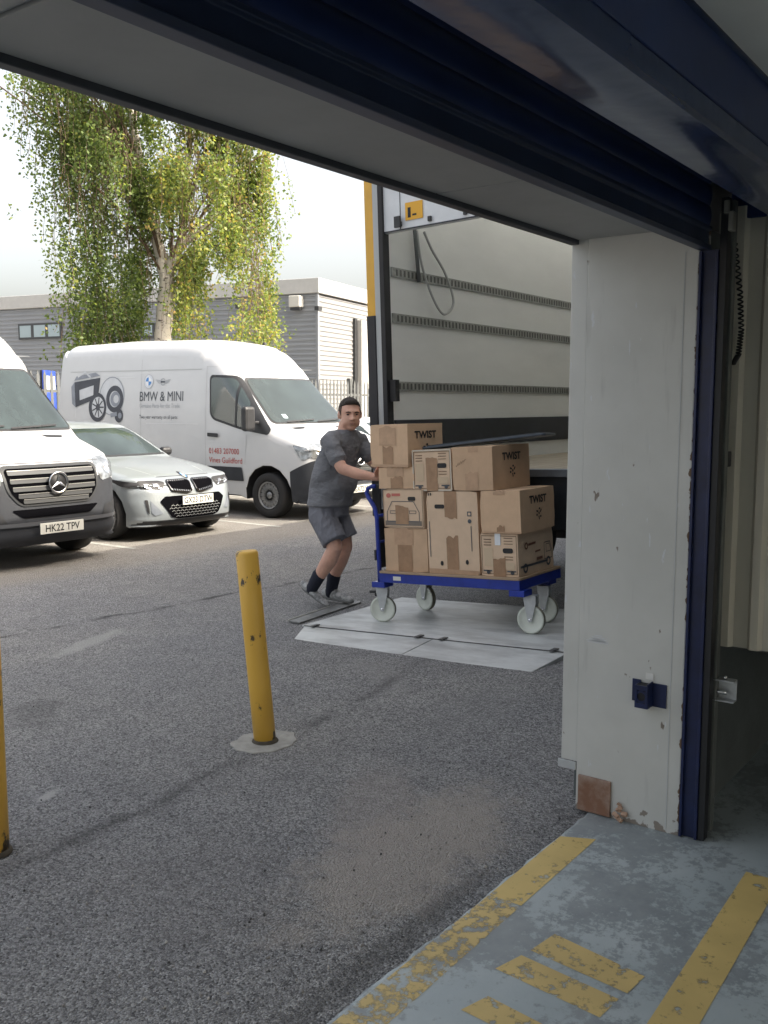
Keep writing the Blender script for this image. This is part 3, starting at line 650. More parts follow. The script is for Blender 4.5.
def make_van(label, plate, loc, livery):
    v = thing('panel_van', label, 'van', loc, (0, 0, R(-90)), group='white vans parked in the bays')
    body = link('body', van_me.copy(), [WHITE, GREYP, BLKP], v)
    B = van_bvh; P = lambda nm, poly, view, m, off=.006, cell=.08, par=None, **k: patch_obj(nm, B, poly if isinstance(poly[0][0], (tuple, Vector, list)) else [poly], view, m, par or v, off, cell, **k)
    # windscreen (front view y,z)
    ws = fillet([(-.87, 1.44), (.87, 1.44), (.76, 2.10), (-.76, 2.10)], .07)
    P('windscreen_surround', fillet([(-.895, 1.415), (.895, 1.415), (.785, 2.125), (-.785, 2.125)], .08), 'front', BLKP, .006, .05)
    w_ = P('windscreen', ws, 'front', WSCR, .012, .05)
    for y0, y1 in ((-.62, -.02), (.05, .66)): P('wiper', strip((y0, 1.45), (y1, 1.475), .018), 'front', INK, .028, .1, w_)
    P('sticker', [(-.62, 1.50), (-.54, 1.50), (-.54, 1.56), (-.62, 1.56)], 'front', mat('pale_sticker', (.45, .55, .6), .5), .014, .1, w_)
    for sd, view in ((-1, 'side'), (1, 'far')):
        P('window_seal', fillet([(3.69, 2.17), (4.22, 2.15), (4.99, 1.33), (4.96, 1.25), (4.38, 1.33), (3.80, 1.47), (3.72, 1.56)], .09), view, BLKP, .008, .035)
        P('side_window', fillet([(3.73, 2.13), (4.19, 2.11), (4.56, 1.72), (4.56, 1.34), (4.38, 1.37), (3.83, 1.50), (3.76, 1.58)], .07), view, GLASS, .014, .035)
        P('window_bar', [(4.28, 1.37), (4.32, 1.37), (4.32, 2.0), (4.28, 2.04)], view, BLKP, .019, .035)
        for k_, (p, q) in enumerate((((2.06, 2.70), (2.06, .36)), ((3.62, 2.30), (3.62, .36)), ((3.62, 2.30), (4.25, 2.28)), ((4.48, .80), (4.52, 1.25)), ((.12, 2.28), (3.5, 2.26)))):
            if k_ == 4: P('roof_moulding', strip(p, q, .016), view, SEAM, .004, .2)
            else: P('panel_gap', strip(p, q, .008), view, SEAM, .004, .2)
        P('side_panel_press', [q for a, b_ in (((.30, 2.16), (1.9, 2.16)), ((.30, 1.48), (.30, 2.16)), ((2.2, 1.40), (3.45, 1.40))) for q in [strip(a, b_, .010)]], view, mat('press_line', (.62, .63, .65), .4), .004, .2)
        P('side_moulding', [fillet([(3.66, .54), (4.46, .54), (4.42, .75), (3.66, .75)], .02), fillet([(2.10, .54), (3.59, .54), (3.59, .75), (2.10, .75)], .02), fillet([(1.74, .54), (2.03, .54), (2.03, .75), (1.70, .75)], .02), fillet([(-.28, .54), (.76, .54), (.80, .75), (-.28, .75)], .02)], view, GREYP, .014, .15)
        h = P('door_handle', [fillet([(3.69, 1.21), (3.93, 1.20), (3.93, 1.26), (3.69, 1.27)], .02)], view, BLKP, .03)
        # headlight wraps the corner, seen from the side too
        P('headlight_side', fillet([(5.42, 1.12), (5.64, 1.08), (5.70, .93), (5.58, .88)], .04), view, GLAMP, .008, .05)
    for s in (-1, 1):
        hl = P('headlight', fillet([(s*.56, 1.08), (s*.60, 1.13), (s*.80, 1.15), (s*.88, 1.06), (s*.88, .92), (s*.60, .88)][::s], .04), 'front', GLAMP, .008, .04)
        P('lamp_lens', disc((s*.74, 1.01), .06), 'front', CHROME, .012, .05, hl); P('lamp_bulb', disc((s*.74, 1.01), .03), 'front', PLATEW, .016, .05, hl)
        P('bonnet_vent', [(s*.36, 1.375), (s*.66, 1.36), (s*.60, 1.335), (s*.40, 1.345)][::s], 'front', BLKP, .008, .05)
        P('fog_lamp_recess', fillet([(s*.56, .48), (s*.86, .54), (s*.86, .66), (s*.62, .62)][::s], .03), 'front', BLKP, .008, .06)
        if s > 0: continue
        mr = MB(); mr.box((4.72, s*1.0, 1.42), (4.80, s*1.09, 1.46)); mr.build('mirror_arm', BLKP, v, bevel=.01)
        mh = MB(); mh.box((4.70, s*1.20 - .11, 1.31), (4.82, s*1.20 + .11, 1.68)); mo = mh.build('door_mirror', BLKP, v, bevel=.045)
    # grille with louvres
    gp = fillet([(-.54, 1.06), (.54, 1.06), (.52, .83), (.41, .70), (-.41, .70), (-.52, .83)], .06)
    P('grille_frame', fillet([(-.57, 1.09), (.57, 1.09), (.55, .83), (.42, .675), (-.42, .675), (-.55, .83)], .07), 'front', mat('grille_frame_grey', (.04, .042, .045), .5, spec=.25), .010, .06)
    gq = P('grille', gp, 'front', VOID, .014, .06)
    for z, hw in ((1.02, .51), (.935, .505), (.855, .49), (.785, .44), (.73, .39)):
        P('louvre', fillet([(-hw, z - .026), (hw, z - .026), (hw, z + .014), (-hw, z + .014)], .012), 'front', mat('louvre_grey', (.062, .064, .066), .5, spec=.25), .024, .08, gq)
        P('louvre_trim', strip((-hw, z + .018), (hw, z + .018), .006), 'front', mat('louvre_edge', (.24, .24, .23), .4, metal=.3), .030, .1, gq)
    # three pointed star in a ring
    em = MB(); em.lathe([(.095, .0), (.108, .012), (.12, .0), (.108, -.012), (.095, 0)], (0, 0, 0), 'x', 32)
    for k in range(3):
        a = math.pi/2 + k*2*math.pi/3; d = Vector((0, math.cos(a), math.sin(a))); n2 = Vector((0, -math.sin(a), math.cos(a)))
        A, Bp, Cp, T = n2*.02 + Vector((.004, 0, 0)), -n2*.02 + Vector((.004, 0, 0)), Vector((.018, 0, 0)), d*.104 + Vector((.004, 0, 0))
        A, Bp = A + d*.012, Bp + d*.012
        em.b.faces.new([em.b.verts.new(p) for p in (A, T, Cp)]); em.b.faces.new([em.b.verts.new(p) for p in (T, Bp, Cp)])
        em.b.faces.new([em.b.verts.new(p) for p in (A, Cp, -d*.02 + Vector((.004, 0, 0)))])
    em.build('emblem', CHROME, v, loc=(5.955, 0, .90))
    MB().lathe([(0, .0), (.1, 0), (.1, -.03)], (0, 0, 0), 'x', 24).build('emblem_backing', INK, v, loc=(5.945, 0, .90))
    P('lower_intake', fillet([(-.52, .645), (.52, .645), (.40, .56), (-.40, .56)], .03), 'front', VOID, .010, .08)
    P('bumper_shelf', fillet([(-.84, .515), (.84, .515), (.80, .475), (-.80, .475)], .015), 'front', mat('bumper_shelf', (.085, .09, .10), .4), .022, .08)
    P('bonnet_gap', strip((-.66, 1.105), (.66, 1.105), .008), 'front', SEAMD, .006, .08)
    num_plate(v, 5.985, .44, plate)
    for x in (4.93, 1.265):
        for s in (-1, 1): wheel(v, x, s*.86, .345, .235, .205, 16, 's', s)
    an = MB(); an.tube([(3.97, 0, 2.69), (3.93, 0, 2.95)], [.006, .003], 6); an.lathe([(.0, .05), (.03, .035), (.04, .0)], (3.98, 0, 2.665), 'z', 12); an.build('aerial', INK, v)
    P('rear_lamp', [(-.93, 1.0), (-.86, 1.0), (-.86, 1.35), (-.93, 1.35)], 'rear', REDT, .006)
    if livery:
        T = lambda nm, s, size, at, m, **k: text_patch(nm, B, s, size, at, 'side', m, v, **k)
        T('lettering', 'BMW & MINI', .225, (2.02, 1.765), DKT, bold=0, sx=.86)
        T('small_lettering', 'Genuine Parts for the Trade', .098, (2.03, 1.655), GREYT, sx=.88)
        T('small_lettering', 'Two year warranty on all parts', .085, (2.03, 1.475), DKT, sx=.88)
        T('phone_lettering', '01483 207000', .125, (3.70, .945), REDT, bold=0, sx=.92)
        T('dealer_lettering', 'Vines Guildford', .125, (3.70, .805), REDT, bold=0, sx=.92)
        c = (2.25, 2.085)
        rb = P('roundel', disc(c, .115), 'side', mat('roundel_rim', (.62, .65, .70), .4), .007, .1)
        P('roundel_line', ringpolys(c, .108, .115), 'side', GREYT, .009, .3, rb)
        P('roundel_field', disc(c, .07), 'side', mat('roundel_white', (.75, .76, .78), .4), .010, .1, rb)
        for a0 in (math.pi/2, -math.pi/2):
            P('roundel_quarter', [[Vector(c)] + [Vector((c[0] + .068*math.cos(a0 + math.pi/2*k/8), c[1] + .068*math.sin(a0 + math.pi/2*k/8))) for k in range(9)]], 'side', BLUT, .013, .1, rb)
        c = (2.60, 2.075); wg = P('winged_badge', ringpolys(c, .045, .062), 'side', GREYT, .007, .3)
        P('winged_badge_wing', [[(c[0] + s*.065, c[1] + dz - .0), (c[0] + s*(.19 - abs(dz - .02)*1.2), c[1] + dz + .012), (c[0] + s*(.18 - abs(dz - .02)), c[1] + dz + .026), (c[0] + s*.065, c[1] + dz + .012)][::int(s)] for s in (-1, 1) for dz in (-.03, -.008, .014)], 'side', GREYT, .007, .3, wg)
        P('winged_badge_bar', [fillet([(c[0]-.05, c[1]-.014), (c[0]+.05, c[1]-.014), (c[0]+.05, c[1]+.014), (c[0]-.05, c[1]+.014)], .006)], 'side', DKT, .009, .3, wg)
        # printed picture: battery, brake disc, wheel, filter
        pg = mat('print_dark', (.045, .05, .065), .5, var=.2); pm = mat('print_mid', (.22, .24, .28), .5, var=.2, vscale=9); pl_ = mat('print_light', (.50, .52, .55), .5, var=.1)
        ds = P('brake_disc_print', disc((1.30, 1.85), .32, 32, .33), 'side', pl_, .005, .15)
        P('disc_ring', ringpolys((1.30, 1.85), .315, .33, 28), 'side', pm, .0065, .5, ds); P('disc_ring', ringpolys((1.38, 1.80), .14, .23, 24), 'side', pg, .007, .5, ds); P('disc_hub', disc((1.40, 1.80), .13), 'side', pm, .008, .2, ds); P('disc_hub', disc((1.42, 1.80), .07), 'side', pl_, .009, .2, ds)
        bt = P('battery_print', [(.25, 2.10), (.30, 1.66), (.92, 1.82), (.97, 2.17)], 'side', pg, .008, .2)
        P('battery_side', [(.25, 2.10), (.30, 1.66), (.20, 1.72), (.16, 2.02)], 'side', pm, .009, .2, bt); P('battery_top', [(.16, 2.02), (.25, 2.13), (.97, 2.20), (.84, 2.26), (.30, 2.20)], 'side', pm, .010, .2, bt)
        P('battery_label', [(.40, 1.96), (.42, 1.78), (.80, 1.87), (.80, 2.04)], 'side', pl_, .011, .2, bt)
        P('battery_handle', [strip((.35, 2.19), (.55, 2.27), .03), strip((.55, 2.27), (.72, 2.17), .03)], 'side', pl_, .012, .3, bt)
        wl = P('road_wheel_print', disc((.92, 1.66), .24, 28, .25), 'side', pg, .012, .2); P('wheel_rim', disc((.94, 1.66), .17, 24, .18), 'side', pl_, .0135, .2, wl)
        P('wheel_spokes', [strip((.94, 1.66), (.94 + .16*math.cos(a), 1.66 + .17*math.sin(a)), .025) for a in [k*2*math.pi/9 for k in range(9)]], 'side', pg, .015, .5, wl)
        P('wheel_hub', disc((.94, 1.66), .06), 'side', pg, .0155, .2, wl)
        fl = P('filter_print', disc((1.50, 1.52), .11, 20, .12), 'side', pg, .008, .2); P('filter_end', disc((1.53, 1.52), .05), 'side', pm, .010, .2, fl); P('filter_bolt', strip((1.28, 1.52), (1.45, 1.55), .07), 'side', pm, .010, .2, fl)
    return v
van_a = make_van('white high roof panel van with parts trade lettering and a battery printed on its side', 'GX72 VLD', (11.42, 14.77, 0), True)
van_b = make_van('plain white van with plate HK22 TPV at the left edge of the photo', 'HK22 TPV', (5.93, 14.50, 0), False)

# ---- saloon car
sal_pts = [(.08, .30), (.0, .50), (.04, .80), (.10, 1.03), (.25, 1.09), (.62, 1.12), (1.35, 1.415), (1.95, 1.475), (2.40, 1.455), (2.70, 1.38), (3.34, 1.01), (3.40, .995), (4.02, .915), (4.42, .81), (4.56, .735), (4.62, .66), (4.66, .52), (4.70, .36), (4.68, .24), (4.60, .18), (4.34, .175)] \
    + arch(3.94, .325, .385, .19) + [(3.4, .19), (1.6, .19)] + arch(1.09, .325, .385, .19) + [(.45, .22)]
nA = 10
sal_rs = [.05, .05, 0, .05, .05, .2, .5, .6, .4, .3, .04, .04, .3, .2, .08, .05, .08, .08, .06, .03, 0] + [0]*nA + [0, 0] + [0]*nA + [0]
sal_R = [.10, .18, .18, .14, .12, .12, .12, .14, .14, .13, .10, .09, .12, .14, .18, .21, .22, .22, .20, .14, .01] + [.012]*nA + [.03, .03] + [.012]*nA + [.03]
sal_C = [.05, .06, .06, .05, .04, .04, .03, .03, .03, .05, .06, .05, .05, .06, .09, .12, .12, .12, .12, .08, 0] + [0]*nA + [0, 0] + [0]*nA + [0]
def sal_w(x, z):
    w = .915
    if z > .84: w -= .05 * min(1, (z-.84)/.12)
    if z > .96: w -= .215 * ((z-.96)/.5)**.95
    if z < .5: w -= .035 * ((.5-z)/.3)
    elif z < .84 and 1.5 < x < 3.5: w -= .012*math.sin((z-.5)/.34*math.pi)
    if x > 3.5: w -= .13 * ((x-3.5)/1.2)**2.2
    if x < 1.1: w -= .08 * ((1.1-x)/1.1)**2
    return max(w, .3)
def sal_region(c, n):
    if n.z < -.35 and c.z < .5 or (min(Vector((c.x - wx, c.z - .325)).length for wx in (3.94, 1.09)) < .388 and abs(c.y) < sal_w(c.x, c.z) - .02) or (abs(c.y) < .76 and c.z < .8 and .2 < c.x < 4.35): return 1
    return 0
sal_me = body_mesh(sal_pts, sal_rs, sal_R, sal_w, sal_C, sal_region, xl=(3.8,), zl=(.84, .96, 1.0), dirf=lambda p, n: n.lerp(Vector((-1, -.08 if p.y > .5 else 0)), max(0, min(1, (p.x - 4.08)/.36))).normalized() if p.x > 4.38 or p.y > .6 else n)
sal_bvh = bvh_of(sal_me)
def make_saloon(label, plate, loc, paint, detail=True, group=None):
    v = thing('saloon_car', label, 'car', loc, (0, 0, R(-90)), group=group)
    link('body', sal_me.copy(), [paint, BLKP], v); B = sal_bvh
    P = lambda nm, poly, view, m, off=.006, cell=.06, par=None, **k: patch_obj(nm, B, poly if isinstance(poly[0][0], (tuple, Vector, list)) else [poly], view, m, par or v, off, cell, **k)
    P('windscreen', fillet([(-.70, 1.025), (.70, 1.025), (.54, 1.375), (-.54, 1.375)], .05), 'front', WSCR, .009, .035)
    P('windscreen_edge', [strip((-.72, 1.02), (.72, 1.02), .02)], 'front', BLKP, .01)
    P('rear_window', fillet([(-.66, 1.16), (.66, 1.16), (.52, 1.36), (-.52, 1.36)], .05), 'rear', GLASS, .006)
    for view in ('side', 'far'):
        P('side_window', [fillet([(.95, 1.02), (2.10, .995), (2.10, 1.375), (1.85, 1.385), (1.48, 1.36)], .05), fillet([(2.16, .995), (3.14, .985), (3.0, 1.10), (2.64, 1.31), (2.16, 1.375)], .05)], view, GLASS, .006)
        P('door_gap', [strip((2.13, .95), (2.13, .28), .008), strip((3.40, .97), (3.42, .45), .008), strip((1.38, .95), (1.42, .65), .008), strip((1.3, .28), (3.4, .28), .008)], view, SEAMD, .004)
        P('door_handle', [fillet([(1.55, .80), (1.75, .80), (1.75, .83), (1.55, .83)], .01), fillet([(2.50, .79), (2.70, .79), (2.70, .82), (2.50, .82)], .01)], view, paint, .02)
    for s in (-1, 1):
        mo = MB().box((2.93, s*.97 - .09, .97), (3.05, s*.97 + .09, 1.09)).build('door_mirror', [BLKP], v, bevel=.04)
        MB().box((2.95, s*.86 - .03, .96), (3.01, s*.86 + .04, .99)).build('mirror_foot', BLKP, v, bevel=.005)
    for x in (3.94, 1.09):
        for s in (-1, 1): wheel(v, x, s*.795, .325, .225, .255, 7, 'v', s)
    for s in (-1, 1):
        hl = P('headlight', fillet([(s*.40, .735), (s*.46, .755), (s*.74, .765), (s*.755, .72), (s*.74, .665), (s*.46, .645)][::s], .02), 'front', INK, .008, .03)
        P('light_side', fillet([(4.02, .79), (4.22, .77), (4.47, .74), (4.47, .675), (4.28, .695)], .02), 'side' if s < 0 else 'far', INK, .009, .025)
        for yy in (.54, .66):
            P('lamp_lens', [fillet([(s*(yy - .035), .68), (s*(yy + .035), .69), (s*(yy + .04), .73), (s*(yy - .03), .72)][::s], .01)], 'front', mat('lens_dark', (.16, .17, .19), .15, metal=.5, coat=1.), .012, .03, hl)
        P('running_light', [strip((s*.47, .655), (s*.55, .69), .012), strip((s*.62, .665), (s*.70, .70), .012)], 'front', CHROME, .015, .05, hl)
    if not detail: return v
    for s in (-1, 1):
        kd = P('kidney_grille', fillet([(s*.02, .74), (s*.06, .765), (s*.35, .765), (s*.385, .73), (s*.35, .62), (s*.12, .585), (s*.04, .60)][::s], .03), 'front', VOID, .016, .04)
        P('kidney_surround', ringp(fillet([(s*.02, .74), (s*.06, .765), (s*.35, .765), (s*.385, .73), (s*.35, .62), (s*.12, .585), (s*.04, .60)], .03), .012), 'front', mat('gloss_black', (.012, .012, .014), .15, coat=1.), .028, .1)
        for k in range(9):
            y = s*(.06 + .034*k); P('kidney_slat', [strip((y, .60 + .004*k), (y, .757), .010)], 'front', mat('slat_dark_chrome', (.25, .26, .27), .25, metal=.9), .024, .2, kd)
        P('side_intake', fillet([(s*.685, .53), (s*.72, .53), (s*.705, .39), (s*.68, .35)][::s], .01), 'front', INK, .01, .03)
        P('bumper_blade', fillet([(s*.66, .52), (s*.60, .45), (s*.52, .35), (s*.62, .33), (s*.66, .37)][::s], .01), 'front', mat('blade_grey', (.17, .19, .22), .3, coat=.6), .008, .04)
    it = P('lower_intake', fillet([(-.54, .50), (-.46, .56), (.46, .56), (.54, .50), (.40, .30), (.30, .27), (-.30, .27), (-.40, .30)], .02), 'front', VOID, .010, .05)
    mesh_bits = []
    for r_ in range(5):
        for k in range(-7, 8):
            y = k*.062 + (.031 if r_ % 2 else 0); z = .30 + r_*.034
            if abs(y) < .36 + (z-.27)*.35: mesh_bits += [strip((y - .026, z), (y, z + .014), .006), strip((y, z + .014), (y + .026, z), .006)]
    P('intake_mesh', mesh_bits, 'front', mat('mesh_silver', (.34, .35, .36), .35, metal=.6), .016, .3, it)
    P('front_splitter', fillet([(-.60, .205), (.60, .205), (.56, .24), (-.56, .24)], .01), 'front', INK, .018, .08)
    P('bonnet_crease', [strip((s*.42, .80), (s*.55, .93), .006) for s in (-1, 1)], 'front', mat('crease', (.42, .45, .46), .4), .004, .05)
    P('bonnet_gap', [strip((-.44, .795), (.44, .795), .006)], 'front', SEAMD, .006, .08)
    c = (0, .80); rb = P('roundel', disc(c, .04), 'front', INK, .014, .1)
    P('roundel_field', disc(c, .026), 'front', PLATEW, .018, .1, rb)
    for a0 in (math.pi/2, -math.pi/2): P('roundel_quarter', [[Vector(c)] + [Vector((c[0] + .026*math.cos(a0 + math.pi/2*k/6), c[1] + .026*math.sin(a0 + math.pi/2*k/6))) for k in range(7)]], 'front', BLUT, .021, .1, rb)
    num_plate(v, 4.722, .50, plate)
    return v
def ringp(poly, wd):
    out = []; n = len(poly); c = sum((Vector(p) for p in poly), Vector((0, 0))) / n
    for i in range(n):
        a, b_ = Vector(poly[i]), Vector(poly[(i+1) % n])
        ia, ib = a + (c-a).normalized()*wd, b_ + (c-b_).normalized()*wd; out.append([a, b_, ib, ia])
    return out
make_saloon('pale grey sports saloon with black kidney grille and plate GX23 DTW between two white vans', 'GX23 DTW', (8.38, 13.84, 0), CARP, group='saloons parked in the bays')
make_saloon('white car beyond the lettered van, half hidden behind the man', 'LB19 KRO', (14.75, 13.5, 0), WHITE, False, group='saloons parked in the bays')

# ------------------------------------------------------------------ lorry (rear of a yellow box lorry with tail lift)
YLOR = mat('lorry_yellow', (.66, .36, .025), .4, var=.08, coat=.3)
GRP = mat('box_lining', (.70, .71, .69), .5, var=.06, vscale=1.5, bump=.1, bscale=3, stretch=(.6, 1, 2))
def transl(name, col):
    m = bpy.data.materials.new(name); m.use_nodes = True; n = m.node_tree.nodes; l = m.node_tree.links; n.remove(n['Principled BSDF'])
    t = n.new('ShaderNodeBsdfTranslucent'); d = n.new('ShaderNodeBsdfDiffuse'); mx = n.new('ShaderNodeMixShader'); mx.inputs[0].default_value = .35
    t.inputs[0].default_value = (*col, 1); d.inputs[0].default_value = (*col, 1); l.new(t.outputs[0], mx.inputs[1]); l.new(d.outputs[0], mx.inputs[2]); l.new(mx.outputs[0], n['Material Output'].inputs[0]); return m
ROOFT = transl('translucent_roof', (.88, .89, .88))
lor = thing('box_lorry', 'yellow box lorry backed up beside the doorway with its cream interior open', 'lorry', (6.50, 3.535, .05), (R(-2.1), 0, 0))
LL = 7.2; HW = 1.13; OW = 1.30; FZ = 1.16; TZ = 4.0
def lb_(name, a, b, m, bevel=.003, par=lor): return MB().box(a, b).build(name, m, par, bevel=bevel)
lin = MB(); lin.box((.06, HW, FZ), (LL, HW + .03, TZ)); lin.box((.06, -HW - .03, FZ), (LL, -HW, TZ)); lin.box((LL, -HW - .03, FZ), (LL + .03, HW + .03, TZ)); lin.build('interior_lining', GRP, lor)
sk = MB(); sk.box((.06, OW - .04, FZ - .12), (LL + .05, OW, TZ + .05)); sk.box((.06, -OW, FZ - .12), (LL + .05, -OW + .04, TZ + .05)); sk.box((LL + .0501, -OW, FZ - .12), (LL + .09, OW, TZ + .05)); sk.build('outer_side', YLOR, lor, bevel=.006)
MB().box((.06, -OW + .041, TZ + .01), (LL, OW - .041, TZ + .03)).build('roof', ROOFT, lor)
lb_('load_floor', (.05, -HW - .03, FZ - .05), (LL, HW + .03, FZ - .001), mat('ply_floor', (.30, .26, .20), .7, var=.25, vscale=5, stretch=(.4, 3, 1)))
KICK = mat('kick_band', (.022, .026, .034), .5, var=.3, vscale=5)
lb_('kick_board', (.07, HW - .02, 1.31), (LL, HW - .0005, 1.565), KICK)
lb_('kick_board', (.07, -HW + .0005, 1.31), (LL, -HW + .02, 1.565), KICK)
RAILM = mat('lashing_rail', (.30, .31, .29), .5, metal=.5, var=.3, vscale=20)
for z in (2.80, 2.42, 1.85):
    for s in (1, -1):
        rl = MB(); y0, y1 = sorted((s*(HW - .0006), s*(HW - .014))); rl.box((.08, y0, z - .04), (LL, y1, z + .04))
        if s == 1:
            sl = rl; k = 0
            while .14 + k*.058 < LL:
                x = .14 + k*.058; sl.box((x, HW - .0155, z - .026), (x + .024, HW - .0143, z + .026), 1); k += 1
        rl.build('lashing_rail', [RAILM, mat('slot_dark', (.09, .09, .085), .7)], lor)
# rear frame: posts, header, sill
for s in (1, -1):
    f = lambda a, b: tuple(sorted((s*a, s*b)))
    y0, y1 = f(HW - .01, HW + .035); lb_('door_gasket', (-.03, y0, FZ - .1), (.058, y1, TZ - .02), INK)
    y0, y1 = f(HW + .0355, HW + .095); lb_('rear_post', (-.02, y0, FZ - .35), (.058, y1, TZ), mat('post_grey', (.38, .40, .41), .45, metal=.3))
    y0, y1 = f(HW + .0955, OW + .012); lb_('corner_post', (-.015, y0, 2.44), (.058, y1, TZ + .02), YLOR)
    lb_('corner_buffer', (-.03, y0, .75), (.058, y1, 2.4395), mat('buffer_rubber', (.03, .03, .034), .7))
lt = lb_('latch_box', (.0, HW - .075, 1.72), (.06, HW - .012, 1.90), INK)
hdr = MB(); hdr.box((-.005, -HW - .03, 3.10), (.05, HW + .03, TZ - .01)); hdr.build('header_panel', mat('header_white', (.66, .69, .72), .4, var=.08, vscale=4), lor, bevel=.003)
hj = MB(); hj.box((-.0085, -HW, 3.10), (-.0052, HW, 3.112)); hj.box((-.0085, -HW, 3.52), (-.0052, HW, 3.53))
for y in (.95, .2, -.5): hj.box((-.0085, y, 3.113), (-.0055, y + .006, TZ - .02))
hj.build('header_joint', KICK, lor)
for y in (.66, .33): MB().box((-.03, y - .015, 3.13), (-.0087, y + .015, 3.17)).build('roller_bracket', DARKM, lor, bevel=.003)
hb = MB(); hb.box((-.03, .935, 3.13), (-.0087, .965, 3.17)); hb.box((-.05, .93, 3.12), (-.0301, .99, 3.21)); hb.build('door_catch', DARKM, lor, bevel=.003)
hl_ = lb_('hazard_label', (-.0125, .73, 3.17), (-.0088, .90, 3.31), mat('label_amber', (.75, .40, .03), .5), .001)
q = MB(); q.box((-.0135, .845, 3.19), (-.0127, .875, 3.27)); q.box((-.0135, .79, 3.20), (-.0127, .83, 3.215)); q.build('label_mark', INK, hl_)
M = Matrix(((0, 0, -1, -.0129), (-1, 0, 0, .80), (0, 1, 0, 3.21), (0, 0, 0, 1)))
sill = MB(); sill.box((-.05, -OW + .02, 1.10), (.049, OW - .02, 1.158)); sill.build('rear_sill', mat('sill_steel', (.20, .23, .27), .4, metal=.6, var=.2), lor, bevel=.004)
lb_('rear_crossmember', (.0, -OW + .03, .70), (.12, OW - .03, 1.098), mat('cross_dark', (.02, .026, .035), .5, var=.3))
ch = MB(); ch.box((.13, -.45, .62), (LL + .3, -.33, .92)); ch.box((.13, .33, .62), (LL + .3, .45, .92))
for x in (1., 2.5, 4., 5.5, 7.): ch.box((x, -.329, .66), (x + .08, .329, .88))
ch.box((.6, -1.1, .922), (LL, 1.1, 1.03)); ch.build('chassis', DARKM, lor)
for x in (2.2, 7.9):
    for s in (-1, 1): wheel(lor, x, s*1.02, .44, .30, .27, 10, 's', s)
cb = MB(); cb.prism([(LL + .25, .6), (LL + 2.1, .6), (LL + 2.15, 1.5), (LL + 1.95, 2.75), (LL + .25, 2.85)], 'y', -1.15, 1.15); cb.build('cab', YLOR, lor, bevel=.06)
# webbing strap looped from the header rail
st = MB(); sp_ = [(.35, HW - .05, 3.18), (.42, HW - .05, 2.9), (.60, HW - .055, 2.62), (.80, HW - .05, 2.50), (.98, HW - .05, 2.62), (.86, HW - .04, 2.86), (.62, HW - .04, 3.05), (.46, HW - .05, 3.2)]
sp_ = [(a*.9 + .1, b_, c) for a, b_, c in sp_]
pv = [Vector(p) for p in sp_]; sm = []
for i in range(len(pv)-1):
    p0, p1, p2, p3 = pv[max(i-1, 0)], pv[i], pv[i+1], pv[min(i+2, len(pv)-1)]
    for k in range(6):
        t = k/6; sm.append(.5*((2*p1) + (-p0+p2)*t + (2*p0-5*p1+4*p2-p3)*t*t + (-p0+3*p1-3*p2+p3)*t**3))
st.tube(sm, .011, 6); st.build('webbing_strap', mat('grey_webbing', (.40, .41, .40), .8), lor)
st = MB(); st.tube([(.38, HW - .05, 3.2), (.46, HW - .03, 2.75)], .017, 6); st.build('strap_tail', mat('dark_webbing', (.12, .13, .13), .8), lor)

# tail lift platform lying on the ground
PLAT = mat('tail_lift_alloy', (.58, .60, .595), .5, metal=.1, col2=(.38, .39, .385), thr=(.42, .64), vscale=5, bump=.4, bscale=18, stretch=(1, .35, 1))
TL0 = Vector((5.0, 3.63, .079)); TL_ROT = -math.atan(.060)
tl = thing('tail_lift', 'pale grey tail lift platform lowered to the ground behind the lorry', 'tail lift', TL0, (TL_ROT, 0, 0))
pf = MB(); pf.prism([(.42, -1.12), (1.75, -1.12), (1.75, 1.14), (.42, 1.14)], 'z', -.035, 0); pf.build('platform', PLAT, tl, bevel=.005)
def wedge(y0, y1, y0b, y1b):
    m_ = MB(); top = [(.412, y0, .001), (.412, y1, .001), (.0, y1b, -.030), (.0, y0b, -.030)]; bot = [(p[0], p[1], p[2] - (.03 if p[0] > .1 else .006)) for p in top]
    T_ = [m_.b.verts.new(p) for p in top]; B_ = [m_.b.verts.new(p) for p in bot]; m_.b.faces.new(T_); m_.b.faces.new(B_[::-1])
    for i in range(4): m_.b.faces.new((T_[i], T_[(i+1) % 4], B_[(i+1) % 4], B_[i]))
    m_.build('ramp_flap', PLAT, tl, bevel=.002)
wedge(-.075, 1.10, -.075, .88); wedge(-1.10, -.085, -1.06, -.085)
hg = MB(); hg.box((.395, -1.1, .0015), (.405, 1.1, .006))
for y in (-1.02, -.18, .02, .98): hg.box((.37, y, .0065), (.45, y + .035, .014))
hg.build('hinge', mat('hinge_dark', (.10, .10, .10), .5, metal=.5, var=.4), tl)
sf_ = thing('side_ramp_plate', 'thin worn metal plate lying on the tarmac under the man\'s shoes', 'metal plate', (5.95, 4.93, .012), (R(3), 0, R(6)))
MB().box((-.50, -.05, -.006), (.42, .05, .006)).build('plate', mat('worn_plate', (.20, .205, .20), .5, metal=.3, var=.4, vscale=8), sf_, bevel=.002)
MB().box((-.50, .052, -.006), (.1, .062, .012)).build('plate_lip', mat('lip_pale', (.40, .40, .37), .5, var=.2), sf_, bevel=.002)

